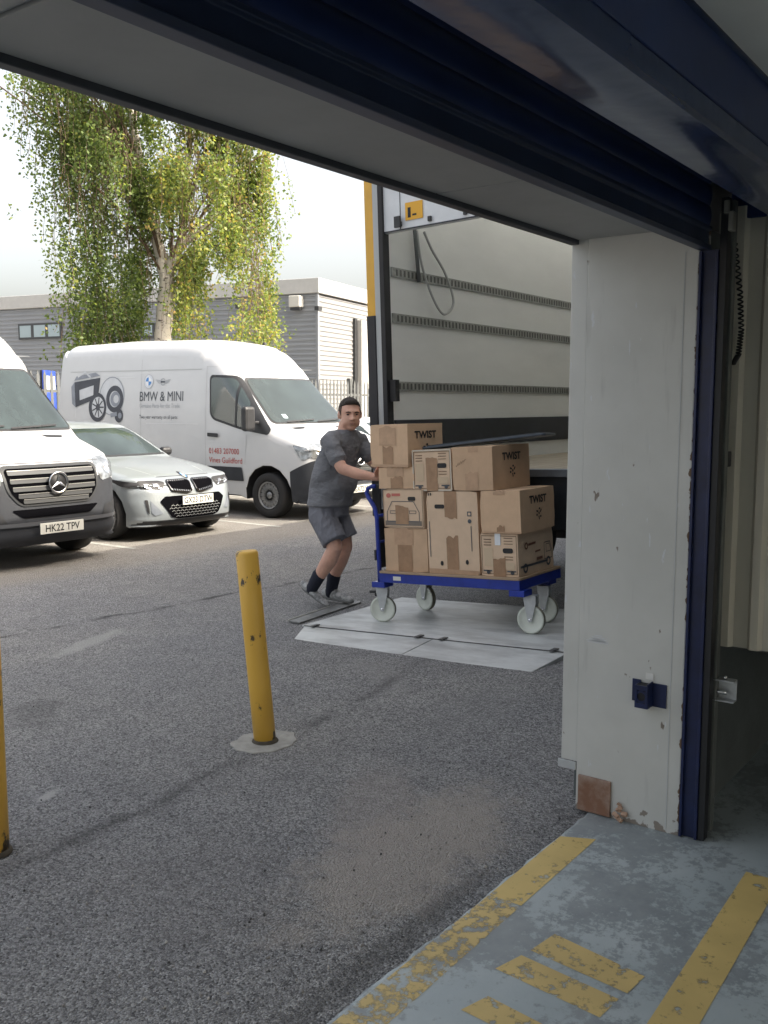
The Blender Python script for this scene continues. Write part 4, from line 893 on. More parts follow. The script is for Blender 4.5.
# ------------------------------------------------------------------ platform trolley
TR = Matrix.Translation((6.05, 3.632, .080)) @ Matrix.Rotation(TL_ROT, 4, 'X')
tro = thing('platform_trolley', 'blue steel platform trolley with white wheels loaded with moving boxes', 'trolley'); tro.matrix_world = TR
tro.location = TR.to_translation(); tro.rotation_euler = TR.to_euler()
DX, DY, DT = .32, .60, .385
fr = MB()
fr.box((-DX, -DY, .315), (-DX + .035, DY, DT - .001)); fr.box((DX - .035, -DY, .315), (DX, DY, DT - .001)); fr.box((-DX + .0355, -DY, .315), (DX - .0355, -DY + .035, DT - .001)); fr.box((-DX + .0355, DY - .035, .315), (DX - .0355, DY, DT - .001))
fr.build('frame', BLUEP, tro, bevel=.003)
dk = MB(); dk.prism([tuple(p) for p in fillet([(-DX - .006, -DY - .006), (DX + .006, -DY - .006), (DX + .006, DY + .006), (-DX - .006, DY + .006)], .03)], 'z', DT, DT + .016); dk.build('deck', mat('ply_deck', (.36, .26, .17), .6, var=.15, vscale=5, stretch=(3, .5, 1)), tro, bevel=.002)
MB().box((-DX - .003, .40, .335), (-DX - .0005, .47, .365)).build('maker_label', PLATEW, tro)
RW = .1
for sx in (-1, 1):
    for sy in (-1, 1):
        cx, cy = sx*.265, ((.615 if sx < 0 else .575) if sy > 0 else (-.575 if sx < 0 else -.50))
        m_ = MB(); m_.box((cx - .06 if sx > 0 else -DX - .004, cy - .06, .272), (DX + .004 if sx > 0 else cx + .06, cy + .06, .3145)); m_.build('wheel_mount', BLUEP, tro, bevel=.003)
        c = MB(); a = R(20 if sx < 0 else -15) if sy > 0 else R(6)
        # fork: two tapering cheeks round the wheel
        T_ = Matrix.Translation((cx + ((.05 if sx < 0 else -.08) if sy < 0 else 0), cy - ((.055 if sx < 0 else .03) if sy < 0 else 0), 0)) @ Matrix.Rotation(a, 4, 'Z')
        def cheek(s):
            pts = [(-.045, .262), (.045, .262), (.045, .235), (.018, .085), (-.010, .085), (-.045, .22)]
            A_ = [c.b.verts.new(T_ @ Vector((s*.029, p[0], p[1]))) for p in pts]; B_ = [c.b.verts.new(T_ @ Vector((s*.033, p[0], p[1]))) for p in pts]
            c.b.faces.new(A_); c.b.faces.new(B_[::-1])
            for i in range(6): c.b.faces.new((A_[i], A_[(i+1) % 6], B_[(i+1) % 6], B_[i]))
        cheek(1); cheek(-1); c.box((-.034, -.045, .2625), (.034, .045, .2715), 0, T_)
        co_ = c.build('castor_fork', GALV, tro, bevel=.001)
        wv = MB(); wv.lathe([(.0, .022), (.018, .024), (.03, .016), (.078, .014), (.086, .022), (RW, .018), (RW, -.018), (.086, -.022), (.078, -.014), (.03, -.016), (.0, -.022)], (0, 0, 0), 'x', 32)
        wo_ = wv.build('wheel', WHEELW, tro); wo_.location = T_ @ Vector((0, .004, RW)); wo_.rotation_euler = (0, 0, a)
        MB().lathe([(RW - .0005, -.019), (RW + .0008, -.010), (RW + .0008, .010), (RW - .0005, .019)], (0, 0, 0), 'x', 32).build('wheel_tread', mat('worn_tread', (.25, .24, .19), .7, var=.3, vscale=20), wo_)
        MB().lathe([(0, -.036), (.010, -.036), (.012, -.030)], (0, 0, 0), 'x', 12).build('axle_nut', CHROME, wo_)
        if sy > 0:
            bb = MB(); bb.box((-.03, .05, .225), (.03, .10, .245), 0, T_); bb.box((-.02, .045, .20), (.02, .062, .2245), 0, T_); bb.build('brake_pedal', BLKP, tro, bevel=.004)
HY = DY + .012
for sx in (-1, 1):
    x = sx*(DX - .02)
    p = [(x, HY, .30), (x, HY, .60), (x, HY, .80), (x, HY + .015, .88), (x, HY + .07, .96), (x, HY + .085, .995), (x, HY + .07, 1.03), (x, HY + .035, 1.045), (x, HY - .005, 1.045)]
    MB().tube(p, .0165, 12).build('handle_post', BLUEP, tro)
MB().tube([(-DX + .02, HY - .005, 1.045), (DX - .02, HY - .005, 1.045)], .017, 12).build('push_bar', BLKP, tro)
for z in (.62, .82): MB().tube([(-DX + .02, HY, z), (DX - .02, HY, z)], .011, 10).build('cross_bar', BLUEP, tro)
MB().box((-DX + .04, HY - .004, .42), (DX - .04, HY + .002, .80)).build('end_panel', mat('panel_dark', (.03, .035, .045), .6), tro)
MB().box((-DX + .002, HY + .012, .48), (-DX + .04, HY + .030, .56)).build('latch', BLKP, tro, bevel=.003)

# ------------------------------------------------------------------ cardboard boxes on the trolley
def face_M(face, lx, ly, lz):
    """matrix with x along the face's text direction, y up, on the -x or -y face of a box centred in x,y with base 0"""
    if face == 'x': return Matrix(((0, 0, -1, -lx/2 - .0012), (-1, 0, 0, 0), (0, 1, 0, 0), (0, 0, 0, 1)))
    return Matrix(((1, 0, 0, 0), (0, 0, -1, -ly/2 - .0012), (0, 1, 0, 0), (0, 0, 0, 1)))
def flatpolys(polys, M, off=0.):
    me = bpy.data.meshes.new('print'); V = []; F = []
    for p in polys:
        F.append(tuple(range(len(V), len(V) + len(p)))); V += [tuple(M @ Vector((q[0], q[1], off))) for q in p]
    me.from_pydata(V, [], F); me.update(); return me
def wob(rnd, pts, a=.002): return [(p[0] + rnd.uniform(-a, a), p[1] + rnd.uniform(-a, a)) for p in pts]
def ragged(rnd, x0, x1, z0, z1, n=5):
    """tape strip with torn ends"""
    top = [(x0 + (x1-x0)*k/n, z1 + rnd.uniform(-.012, .012)) for k in range(n+1)]; bot = [(x0 + (x1-x0)*k/n, z0) for k in range(n+1)]
    return [bot[k:k+2] + top[k:k+2][::-1] for k in range(n)]
boxes = {}
def carton(key, label, y0, y1, z0, z1, lx, x0=-.285, m=None, yaw=0., tilt=0., group='moving boxes on the trolley'):
    """placed in trolley space: near face at x0, spans y0..y1 (y towards the man), z0..z1"""
    ly, lz = y1 - y0, z1 - z0
    M = TR @ Matrix.Translation((x0 + lx/2, (y0+y1)/2 - .045*(z0 - D0), z0)) @ Matrix.Rotation(R(yaw), 4, 'Z') @ Matrix.Rotation(R(tilt), 4, 'X')
    t = thing('cardboard_box', label, 'box', M.to_translation(), M.to_euler(), group)
    rnd = random.Random(hash(key) % 1000 if False else sum(map(ord, key)))
    b = MB(); N = 6
    # slightly bulged sides
    def S(u, v, w):
        x, y, z = (u-.5)*lx, (v-.5)*ly, w*lz
        bul = .004 * math.sin(math.pi*w)
        if u in (0, 1): x += (1 if u else -1) * bul * math.sin(math.pi*v)
        if v in (0, 1): y += (1 if v else -1) * bul * math.sin(math.pi*u)
        return (x, y, z)
    b.box((-lx/2, -ly/2, 0), (lx/2, ly/2, lz)); bmesh.ops.subdivide_edges(b.b, edges=b.b.edges[:], cuts=7, use_grid_fill=True)
    off_ = Vector((rnd.uniform(0, 50), rnd.uniform(0, 50), 0)); cr = [(Vector((sx_*lx/2, sy_*ly/2, z_)), rnd.choice([0, .004, .008, .012])) for sx_ in (-1, 1) for sy_ in (-1, 1) for z_ in (0, lz)]
    for v in b.b.verts:
        c_ = Vector(v.co); k_ = .0035 * abs(noise.noise(c_*9 + off_)) + .0006
        for i_, h_ in ((0, lx/2), (1, ly/2)):
            if abs(abs(c_[i_]) - h_) < 1e-4: v.co[i_] -= math.copysign(k_, c_[i_])
        if c_.z > lz - 1e-4: v.co.z -= .004 * abs(noise.noise(c_*6 + off_ + Vector((9, 0, 0))))
        for cc_, m_ in cr:
            dd = (c_ - cc_).length
            if dd < .07: v.co += (Vector((0, 0, lz/2)) - cc_).normalized() * m_ * (1 - dd/.07)
    bo_ = b.build('carton', m or CARD, t)
    for f_ in bo_.data.polygons: f_.use_smooth = True
    es = bo_.modifiers.new('split', 'EDGE_SPLIT'); es.split_angle = R(40)
    fl = MB(); fl.box((-.0015, -ly/2 + .004, lz - .0005), (.0015, ly/2 - .004, lz + .0008)); fl.build('flap_gap', INK, t)
    boxes[key] = (t, lx, ly, lz, rnd); return t
def tape(key, polys, m=TAPE, face='x', off=.0002):
    t, lx, ly, lz, rnd = boxes[key]; link('tape', flatpolys(polys, face_M(face, lx, ly, lz), off), [m], t)
def prt(key, polys, m=INK, face='x', name='print', off=.0006):
    t, lx, ly, lz, rnd = boxes[key]; return link(name, flatpolys(polys, face_M(face, lx, ly, lz), off), [m], t)
def twist(key, sx=1.):
    t, lx, ly, lz, rnd = boxes[key]; M = face_M('y', lx, ly, lz)
    ox = lx*.0
    text_on('lettering', 'TWIST', .074, M @ Matrix.Translation((ox, lz*.66, .0008)), INK, t, 'CENTER', .032, 1.22*sx)
    c = (ox + .01, lz*.40); P = []
    for k in range(6):
        a = k*math.pi/3 + .3; r = .034; P.append(disc((c[0] + r*math.cos(a), c[1] + r*math.sin(a)), .012, 8, .008) if k % 2 else strip((c[0] + .018*math.cos(a), c[1] + .018*math.sin(a)), (c[0] + .045*math.cos(a+.3), c[1] + .045*math.sin(a+.3)), .012))
    P.append(disc(c, .010, 8)); prt(key, P, INK, 'y', 'logo_print')
D0 = DT + .017
yv = lambda y: y - 3.665            # world y to trolley space (tilt is small)
# bottom row
carton('a', 'plain taped box on the deck at the handle end, under the printed van box', yv(3.835), yv(4.225), D0, D0 + .325, .42, m=CARD3)
carton('b', 'tall pale archive style box standing on end in the middle of the trolley', yv(3.395), yv(3.830), D0, D0 + .60, .40, m=CARD2)
carton('c', 'box printed with a removal lorry on the deck at the end nearest the jamb', yv(3.085), yv(3.385), D0, D0 + .300, .535, m=CARD2)
carton('d', 'printed box with a van front drawing, second from bottom at the handle end', yv(3.855), yv(4.235), D0 + .327, D0 + .622, .42, x0=-.29, m=CARD2, yaw=-2)
carton('e', 'shallow plain box third from bottom at the handle end, under a TWIST box', yv(3.96), yv(4.285), D0 + .624, D0 + .785, .42, m=CARD, yaw=1)
carton('f', 'highest TWIST box at the back of the load by the man\'s hands', yv(3.985), yv(4.345), D0 + .787, D0 + 1.105, .44, x0=-.295, m=CARD, yaw=-3, tilt=1.5)
carton('g', 'small white edged printed box beside the middle TWIST box, on the tall box', yv(3.625), yv(3.965), D0 + .604, D0 + .905, .36, x0=-.28, m=CARD2, yaw=-1, tilt=0)
carton('h', 'TWIST box lying on the tall pale box under the dark board', yv(3.285), yv(3.615), D0 + .604, D0 + .915, .55, x0=-.29, m=CARD3, yaw=0, tilt=0)
carton('i', 'TWIST box on the right resting on the printed lorry box', yv(3.070), yv(3.385), D0 + .303, D0 + .602, .54, x0=-.295, m=CARD, yaw=1)
for k in ('f', 'h', 'i'): twist(k)
# (face 'x': x runs towards the jamb, so it mirrors y)
rt = random.Random(11)
tape('a', ragged(rt, -.075, .055, 0, .325) , TAPE); tape('a', ragged(rt, -.10, .07, .20, .325), TAPE2, off=.0005)
tape('b', ragged(rt, -.055, .045, .0, .27), TAPE); tape('b', ragged(rt, -.06, .045, .60, .41), TAPE)
tape('b', [[(-.21, .0), (.21, .0), (.21, .03), (-.21, .035)]], TAPE2, off=.0004)
prt('b', [fillet([(-.145, .475), (-.06, .475), (-.06, .505), (-.145, .505)], .014), disc((-.10, .075), .013, 12, .018), disc((.115, .09), .013, 12, .018), [(-.20, .57), (-.19, .57), (-.19, .59), (-.20, .59)], [(-.18, .57), (-.17, .57), (-.17, .59), (-.18, .59)]])
prt('b', [fillet([(.13, .42), (.165, .42), (.165, .455), (.13, .455)], .004), disc((.148, .385), .016, 10), strip((.158, .17), (.158, .35), .006), strip((-.195, .12), (-.195, .38), .006)], DKT)
prt('b', [fillet([(.138, .428), (.157, .428), (.157, .447), (.138, .447)], .003)], CARD2, off=.0009)
BRN = mat('brown_print', (.16, .10, .06), .7); PALE = mat('pale_print', (.58, .45, .31), .8)
def outline(poly, wd=.004): n = len(poly); return [strip(poly[i], poly[(i+1) % n], wd) for i in range(n)]
for k, hw, hh in (('c', .15, .30), ('g', .17, .30)):
    prt(k, outline([(-hw + .012, .018), (hw - .012, .018), (hw - .012, hh - .015), (-hw + .012, hh - .015)], .004), BRN)
    prt(k, [[(-hw + .03, .07), (-hw + .10, .07), (-hw + .10, .20), (-hw + .03, .20)], [(hw - .12, .05), (hw - .03, .05), (hw - .03, .10), (hw - .12, .10)]], PALE)
    prt(k, [strip((-hw + .03, z), (-hw + .09, z), .006) for z in (.22, .24, .26)] + [strip((hw - .11, z), (hw - .04, z), .005) for z in (.12, .14, .23, .25, .27)], BRN)
    prt(k, [fillet([(hw - .12, .165), (hw - .04, .165), (hw - .04, .20), (hw - .12, .20)], .016)])
    prt(k, [disc((-hw + .06, .028), .015, 10), disc((hw - .05, .028), .015, 10), strip((-hw + .02, .038), (-hw + .09, .038), .010), strip((hw - .09, .038), (hw - .02, .038), .010)], DKT)
    tape(k, ragged(rt, -.05, .05, 0, .13 if k == 'c' else .24), TAPE, off=.0012)
tape('c', [[(-.03, .22), (.015, .22), (.015, .31), (-.03, .31)]], mat('white_tape', (.72, .75, .78), .4), off=.0016)
lbw = boxes['g']; prt('g', outline([(-.166, .004), (.166, .004), (.166, .296), (-.166, .296)], .010), mat('white_edge', (.60, .55, .46), .8), off=.0004)
# van front drawing on d
prt('d', outline([(-.15, .05), (.15, .05), (.15, .12), (.10, .20), (-.10, .20), (-.15, .12)], .005) + outline([(-.12, .11), (-.06, .11), (-.06, .13), (-.12, .13)], .004) + outline([(.06, .11), (.12, .11), (.12, .13), (.06, .13)], .004), DKT)
prt('d', [[(-.17, .02), (.17, .02), (.17, .055), (-.17, .055)]], mat('print_grey', (.20, .17, .14), .8), off=.0004)
prt('d', [fillet([(.05, .205), (.12, .205), (.12, .235), (.05, .235)], .012)]); prt('d', outline([(-.182, .008), (.182, .008), (.182, .288), (-.182, .288)], .004), BRN)
prt('d', [disc((-.13, .245), .022, 12, .018), strip((-.10, .25), (-.02, .25), .02)], mat('red_print', (.52, .16, .13), .8))
tape('d', ragged(rt, -.07, .05, .03, .16), TAPE, off=.0012)
tape('e', ragged(rt, -.05, .06, 0, .085), TAPE); tape('e', ragged(rt, -.08, .07, .09, .161), TAPE2)
tape('f', ragged(rt, -.06, .04, .02, .15), TAPE); tape('f', ragged(rt, -.09, .07, .16, .298), TAPE2); tape('f', [[(-.18, .0), (.18, .0), (.18, .018), (-.18, .018)]], TAPE2, off=.0004)
tape('h', ragged(rt, -.06, .045, 0, .13), TAPE2); tape('h', ragged(rt, -.03, .05, .27, .31), TAPE2)
prt('h', [strip((-.13 + .02*k, .17 + .012*k), (-.11 + .02*k, .20 + .008*k), .003) for k in range(4)], BRN)
tape('i', ragged(rt, -.03, .03, 0, .05), TAPE); tape('i', ragged(rt, -.05, .04, .27, .298), TAPE2)
tape('i', [[(-.155, .0), (.155, .0), (.155, .012), (-.155, .012)]], TAPE2, off=.0004)
# lorry drawing on the -y face of c and d
def lorry_draw(key, w, s=1.):
    P = outline([(-.24, .07), (.10, .07), (.10, .25), (-.24, .25)], .003)[:1] + [strip((-.24, .065), (.17, .065), .016)] + ringpolys((-.17, .05), .018, .034, 16) + ringpolys((.18, .06), .018, .034, 16)
    P += outline([(.12, .08), (.24, .08), (.24, .13), (.21, .20), (.12, .20)], .005) + outline([(.15, .13), (.225, .13), (.20, .185), (.15, .185)], .004)
    prt(key, [[(q[0]*s, q[1]) for q in p] for p in P], DKT, 'y', 'lorry_print')
lorry_draw('c', .56)
prt('c', ringpolys((-.15, .205), .014, .026, 12) + [strip((-.12, .21), (-.01, .215), .016), strip((-.02, .15), (.06, .153), .012), strip((.0, .095), (.09, .098), .02)], mat('red_brown_print', (.20, .09, .06), .8), 'y', 'logo_print')
prt('d', ringpolys((-.10, .06), .02, .04, 16) + ringpolys((.08, .06), .02, .04, 16), DKT, 'y', 'wheel_print')

# dark flat board on top of the load
ba, bb_ = Vector((5.84, 3.95, 1.372)), Vector((6.05, 3.0, 1.495)); bx_ = (bb_ - ba).normalized(); bz_ = Vector((0, 0, 1)); bz_ = (bz_ - bx_*bx_.dot(bz_)).normalized(); bz_ = (Matrix.Rotation(R(-2), 3, bx_) @ bz_); by_ = bz_.cross(bx_)
Mb = Matrix.Translation(ba) @ Matrix((bx_, by_, bz_)).transposed().to_4x4()
bd = thing('dark_board', 'thin dark grey board lying flat on top of the cardboard boxes', 'board', Mb.to_translation(), Mb.to_euler())
bp_ = MB(); bp_.prism([tuple(p) for p in fillet([(0, .0), (.94, .0), (.94, .34), (.0, .34)], .04)], 'z', 0, .018); bp_.build('board', mat('board_dark', (.045, .062, .085), .4, var=.2), bd, bevel=.005)
bq = MB(); bq.prism([tuple(p) for p in fillet([(.03, .03), (.91, .03), (.91, .31), (.03, .31)], .03)], 'z', .0183, .026); bq.build('board_panel', mat('board_dark_inner', (.03, .036, .045), .5), bd, bevel=.003)

# ------------------------------------------------------------------ the man
def ring_loft(b, pts, seg=18):
    """pts: list of (centre, rx, ry, tilt axis frame) ; frame = (right, forward) vectors"""
    prev = None
    for c, rx, ry, rt_, fw_ in pts:
        c = Vector(c); rt_, fw_ = Vector(rt_).normalized(), Vector(fw_).normalized()
        ring = [b.verts.new(c + rt_*rx*math.cos(2*math.pi*k/seg) + fw_*ry*math.sin(2*math.pi*k/seg)) for k in range(seg)]
        if prev:
            for k in range(seg): b.faces.new((prev[k], prev[(k+1) % seg], ring[(k+1) % seg], ring[k]))
        else: b.faces.new(ring[::-1])
        prev = ring
    b.faces.new(prev)
def limb(b, pts, rads, seg=14, side=Vector((1, 0, 0))):
    """tapered limb with rounded ends"""
    pts = [Vector(p) for p in pts]; out = []
    d0 = (pts[1]-pts[0]).normalized(); d1 = (pts[-1]-pts[-2]).normalized()
    seq = [(pts[0] - d0*rads[0]*.9, rads[0]*.35), (pts[0] - d0*rads[0]*.6, rads[0]*.8)] + list(zip(pts, rads)) + [(pts[-1] + d1*rads[-1]*.6, rads[-1]*.8), (pts[-1] + d1*rads[-1]*.9, rads[-1]*.35)]
    for i, (p, r) in enumerate(seq):
        d = (seq[min(i+1, len(seq)-1)][0] - seq[max(i-1, 0)][0]).normalized(); s = (side - d*side.dot(d)).normalized(); f = d.cross(s)
        out.append((p, r, r, s, f))
    ring_loft(b, out, seg)
def ball(b, c, r, M=None, seg=16):
    g = bmesh.ops.create_uvsphere(b, u_segments=seg, v_segments=seg//2 + 2, radius=1)
    for v in g['verts']:
        p = Vector((v.co.x*r[0], v.co.y*r[1], v.co.z*r[2])); v.co = (M @ p if M else p) + Vector(c)
def organic(b, name, m, parent, voxel=.010, smooth=4, origin=Vector((0, 0, 0)), **k):
    bmesh.ops.recalc_face_normals(b, faces=b.faces[:])
    me = bpy.data.meshes.new('o'); b.to_mesh(me); b.free()
    for v in me.vertices: v.co -= origin
    o = bpy.data.objects.new('t', me); COL.objects.link(o)
    md = o.modifiers.new('r', 'REMESH'); md.mode = 'VOXEL'; md.voxel_size = voxel
    if smooth: s = o.modifiers.new('s', 'SMOOTH'); s.factor = .5; s.iterations = smooth
    me2 = bpy.data.meshes.new_from_object(o.evaluated_get(bpy.context.evaluated_depsgraph_get())); bpy.data.objects.remove(o)
    for f in me2.polygons: f.use_smooth = True
    return link(name, me2, [m], parent, **k)
SKIN = mat('skin', (.60, .35, .26), .5, var=.12, vscale=12, bump=.1, bscale=60); SKIN.node_tree.nodes['Principled BSDF'].inputs['Subsurface Weight'].default_value = .08
SHIRT = mat('grey_tshirt', (.165, .17, .185), .9, var=.12, vscale=5, bump=.7, bscale=4.2, bdist=.12, stretch=(1, 1, 1.6))
SHORT = mat('grey_shorts', (.165, .17, .195), .85, var=.12, vscale=5, bump=.75, bscale=4.5, bdist=.12, stretch=(1.6, 1.6, .8))
NAVYS = mat('navy_sock', (.015, .018, .032), .9, bump=.3, bscale=80)
SHOE = mat('grey_trainer', (.44, .445, .44), .7, col2=(.17, .175, .175), thr=(.42, .6), vscale=26, bump=.4, bscale=50)
HAIR = mat('brown_hair', (.028, .020, .015), .8, var=.4, vscale=60, bump=.8, bscale=160)
O_ = Vector((6.12, 5.08, 0)); man = thing('person', 'man in grey t-shirt, grey shorts and navy socks leaning to push the loaded trolley', 'person', O_)
X = Vector((1, 0, 0)); fwd = Vector((0, -1, 0))
bod = bmesh.new()
# torso core, neck
ring_loft(bod, [((6.12, 5.06, .80), .12, .11, X, fwd), ((6.12, 5.05, .90), .14, .13, X, fwd), ((6.12, 5.03, 1.05), .15, .14, X, fwd), ((6.12, 4.99, 1.22), .16, .13, X, fwd), ((6.12, 4.92, 1.39), .17, .11, X, fwd), ((6.12, 4.895, 1.465), .105, .08, X, fwd), ((6.12, 4.885, 1.50), .070, .070, X, fwd), ((6.12, 4.865, 1.57), .066, .068, X, fwd)])
# head: turned towards the camera. basis: face direction
hc = Vector((6.12, 4.84, 1.622)); fd = Vector((-.62, -.76, -.10)).normalized(); hr = fd.cross(Vector((0, 0, 1))).normalized(); hu = hr.cross(fd)
HM = Matrix((hr, fd, hu)).transposed() * 1.17            # columns: right, forward, up
def H(x, y, z): return hc + HM @ Vector((x, y, z))
HM4 = HM.to_4x4()
ball(bod, H(0, -.012, .022), (.074, .092, .094), HM4, 20)
ball(bod, H(0, .016, -.030), (.066, .074, .072), HM4, 18)
ball(bod, H(0, .048, -.082), (.034, .030, .025), HM4)          # chin
ball(bod, H(-.036, .030, -.050), (.030, .040, .036), HM4); ball(bod, H(.036, .030, -.050), (.030, .040, .036), HM4)   # jaw and cheeks
ball(bod, H(0, .072, .030), (.050, .016, .012), HM4)           # brow
limb(bod, [H(0, .082, .020), H(0, .096, -.006), H(0, .104, -.020)], [.009, .012, .015], 10)   # nose
ball(bod, H(.014, .088, -.024), (.010, .012, .008), HM4); ball(bod, H(-.014, .088, -.024), (.010, .012, .008), HM4)
ball(bod, H(0, .083, -.052), (.022, .010, .010), HM4)
for s in (-1, 1):
    ball(bod, H(s*.079, -.005, -.004), (.009, .018, .031), HM4)
# arms
arms = {'near': ([(5.925, 4.905, 1.412), (5.90, 4.81, 1.29), (5.895, 4.745, 1.195)], [(5.895, 4.745, 1.195), (5.94, 4.62, 1.155), (6.0, 4.475, 1.130)]),
        'far': ([(6.315, 4.90, 1.412), (6.36, 4.86, 1.28), (6.355, 4.77, 1.215)], [(6.355, 4.77, 1.215), (6.30, 4.64, 1.20), (6.24, 4.50, 1.19)])}
for up_, fo in arms.values():
    limb(bod, up_, [.060, .054, .047]); limb(bod, fo, [.046, .045, .030])
def hand(b, wrist, dirv, palm_n, thumb_side):
    """palm, four bent fingers of unequal length and a thumb from the side of the palm, hand pushing flat"""
    d = Vector(dirv).normalized(); n = Vector(palm_n).normalized(); s = d.cross(n).normalized(); w0 = Vector(wrist)
    M_ = Matrix((s, d, n)).transposed().to_4x4()
    ball(b, w0 + d*.045, (.040, .052, .017), M_, 14); ball(b, w0 + d*.01, (.028, .03, .020), M_, 12)
    for k, (off, ln) in enumerate(((-.030, .062), (-.010, .074), (.010, .070), (.029, .054))):
        base = w0 + d*.082 + s*off; e1 = base + d*ln*.45 + n*.004 + s*off*.12; e2 = e1 + d*ln*.32 + n*.012; e3 = e2 + d*ln*.20 + n*.014
        limb(b, [base - d*.02, base, e1, e2, e3], [.0095, .0095, .009, .008, .0065], 8, s)
    t0 = w0 + d*.02 + s*thumb_side*.030; limb(b, [t0, t0 + d*.022 + s*thumb_side*.022 + n*.006, t0 + d*.048 + s*thumb_side*.030 + n*.014], [.013, .0115, .009], 8, n)
hand(bod, (6.0, 4.475, 1.130), (.05, -.25, 1), (0, -1, 0), -1)
hand(bod, (6.24, 4.50, 1.19), (0, -.25, 1), (0, -1, 0), 1)
# legs
limb(bod, [(6.03, 5.05, .80), (6.03, 5.0, .68), (6.02, 4.925, .53)], [.085, .082, .064]); limb(bod, [(6.02, 4.925, .53), (6.02, 4.985, .42), (6.02, 5.075, .30), (6.02, 5.155, .19)], [.062, .068, .054, .040])
limb(bod, [(6.21, 5.05, .80), (6.235, 5.03, .68), (6.24, 4.99, .50)], [.085, .082, .062]); limb(bod, [(6.24, 4.99, .50), (6.24, 5.05, .38), (6.24, 5.11, .25), (6.24, 5.15, .10)], [.060, .068, .052, .040])
organic(bod, 'body', SKIN, man, .0085, 3, O_)
# eyes, brows, mouth, hair
for s in (-1, 1):
    e = MB(); ball(e.b, H(s*.031, .0715, .008), (.0105, .006, .006), HM4, 12)
    for v in e.b.verts: v.co -= O_
    e.build('eye', mat('eye_dark', (.06, .045, .04), .3), man)
    e = MB(); e.tube([H(s*.014, .087, .022) - O_, H(s*.030, .086, .027) - O_, H(s*.046, .074, .022) - O_], [.003, .0042, .0025], 8); e.build('eyebrow', HAIR, man)
e = MB(); e.tube([H(-.020, .087, -.050) - O_, H(-.008, .094, -.053) - O_, H(.008, .094, -.053) - O_, H(.020, .087, -.049) - O_], .0026, 8); e.build('mouth', mat('lips', (.30, .12, .10), .5), man)
hb_ = bmesh.new(); ball(hb_, H(0, -.016, .036), (.078, .0945, .085), HM4, 24)
ball(hb_, H(0, .040, .088), (.050, .036, .024), HM4, 16)
geom = hb_.verts[:] + hb_.edges[:] + hb_.faces[:]
bmesh.ops.bisect_plane(hb_, geom=geom, plane_co=H(0, .03, .062), plane_no=(HM @ Vector((0, .38, -.92))), clear_outer=True)
bmesh.ops.holes_fill(hb_, edges=hb_.edges[:])
organic(hb_, 'hair', HAIR, man, .007, 2, O_)
st_ = bmesh.new(); ball(st_, H(0, -.016, .020), (.081, .0965, .076), HM4, 22)
bmesh.ops.bisect_plane(st_, geom=st_.verts[:]+st_.edges[:]+st_.faces[:], plane_co=H(0, .02, 0), plane_no=(HM @ Vector((0, .96, -.10))), clear_outer=True); bmesh.ops.holes_fill(st_, edges=st_.edges[:])
organic(st_, 'cropped_hair', mat('cropped_hair', (.075, .048, .036), .85, var=.3, vscale=50), man, .007, 2, O_)
# t-shirt
sh_ = bmesh.new()
ring_loft(sh_, [((6.12, 5.065, .862), .198, .188, X, fwd), ((6.12, 5.06, .88), .197, .188, X, fwd), ((6.12, 5.05, .93), .193, .186, X, fwd), ((6.12, 5.035, 1.03), .192, .190, X, fwd), ((6.12, 5.015, 1.14), .192, .175, X, fwd), ((6.12, 4.980, 1.25), .195, .160, X, fwd), ((6.12, 4.935, 1.36), .195, .135, X, fwd), ((6.12, 4.905, 1.445), .165, .105, X, fwd), ((6.12, 4.89, 1.482), .112, .090, X, fwd), ((6.12, 4.885, 1.50), .082, .082, X, fwd)], 24)
for k, (up_, fo) in arms.items():
    a, b_, c = [Vector(p) for p in up_]; e = a.lerp(c, .66)
    inn = Vector((6.12, 4.915, 1.415)); limb(sh_, [inn.lerp(a, .35), inn.lerp(a, .8), a, b_.lerp(a, .4), e], [.085, .085, .076, .074, .072])
    d_ = (c - a).normalized(); sd_ = d_.orthogonal().normalized(); ring_loft(sh_, [(a.lerp(c, t), r_, r_, sd_, d_.cross(sd_)) for t, r_ in ((.3, .066), (.6, .074), (.72, .077))], 16)
ball(sh_, (6.12, 4.90, 1.07), (.145, .085, .13))        # belly
organic(sh_, 'tshirt', SHIRT, man, .010, 4, O_)
sp2 = bmesh.new()
ring_loft(sp2, [((6.12, 5.06, .93), .160, .150, X, fwd), ((6.12, 5.07, .86), .178, .165, X, fwd), ((6.12, 5.07, .78), .180, .160, X, fwd)], 24)
for P_ in (((6.035, 5.085, .80), (6.026, 5.0, .68), (6.018, 4.925, .575)), ((6.21, 5.085, .80), (6.225, 5.035, .68), (6.24, 4.985, .575))):
    P_ = [Vector(p) for p in P_]; d_ = (P_[2] - P_[0]).normalized(); sd_ = (X - d_*X.dot(d_)).normalized(); f_ = d_.cross(sd_)
    ring_loft(sp2, [(P_[0] - d_*.06, .08, .10, sd_, f_), (P_[0], .108, .122, sd_, f_), (P_[1], .102, .116, sd_, f_), (P_[2], .100, .112, sd_, f_)], 20)
    for k, (t0_, t1_) in enumerate(((.1, .8),)): limb(sp2, [P_[0].lerp(P_[2], t0_) - X*.09 + Vector((0, .04 - .06*k, 0)), P_[0].lerp(P_[2], t1_) - X*.085 + Vector((0, .05 - .09*k, 0))], [.012, .016], 8)
ball(sp2, (6.12, 5.10, .80), (.165, .14, .11))
organic(sp2, 'shorts', SHORT, man, .010, 4, O_)
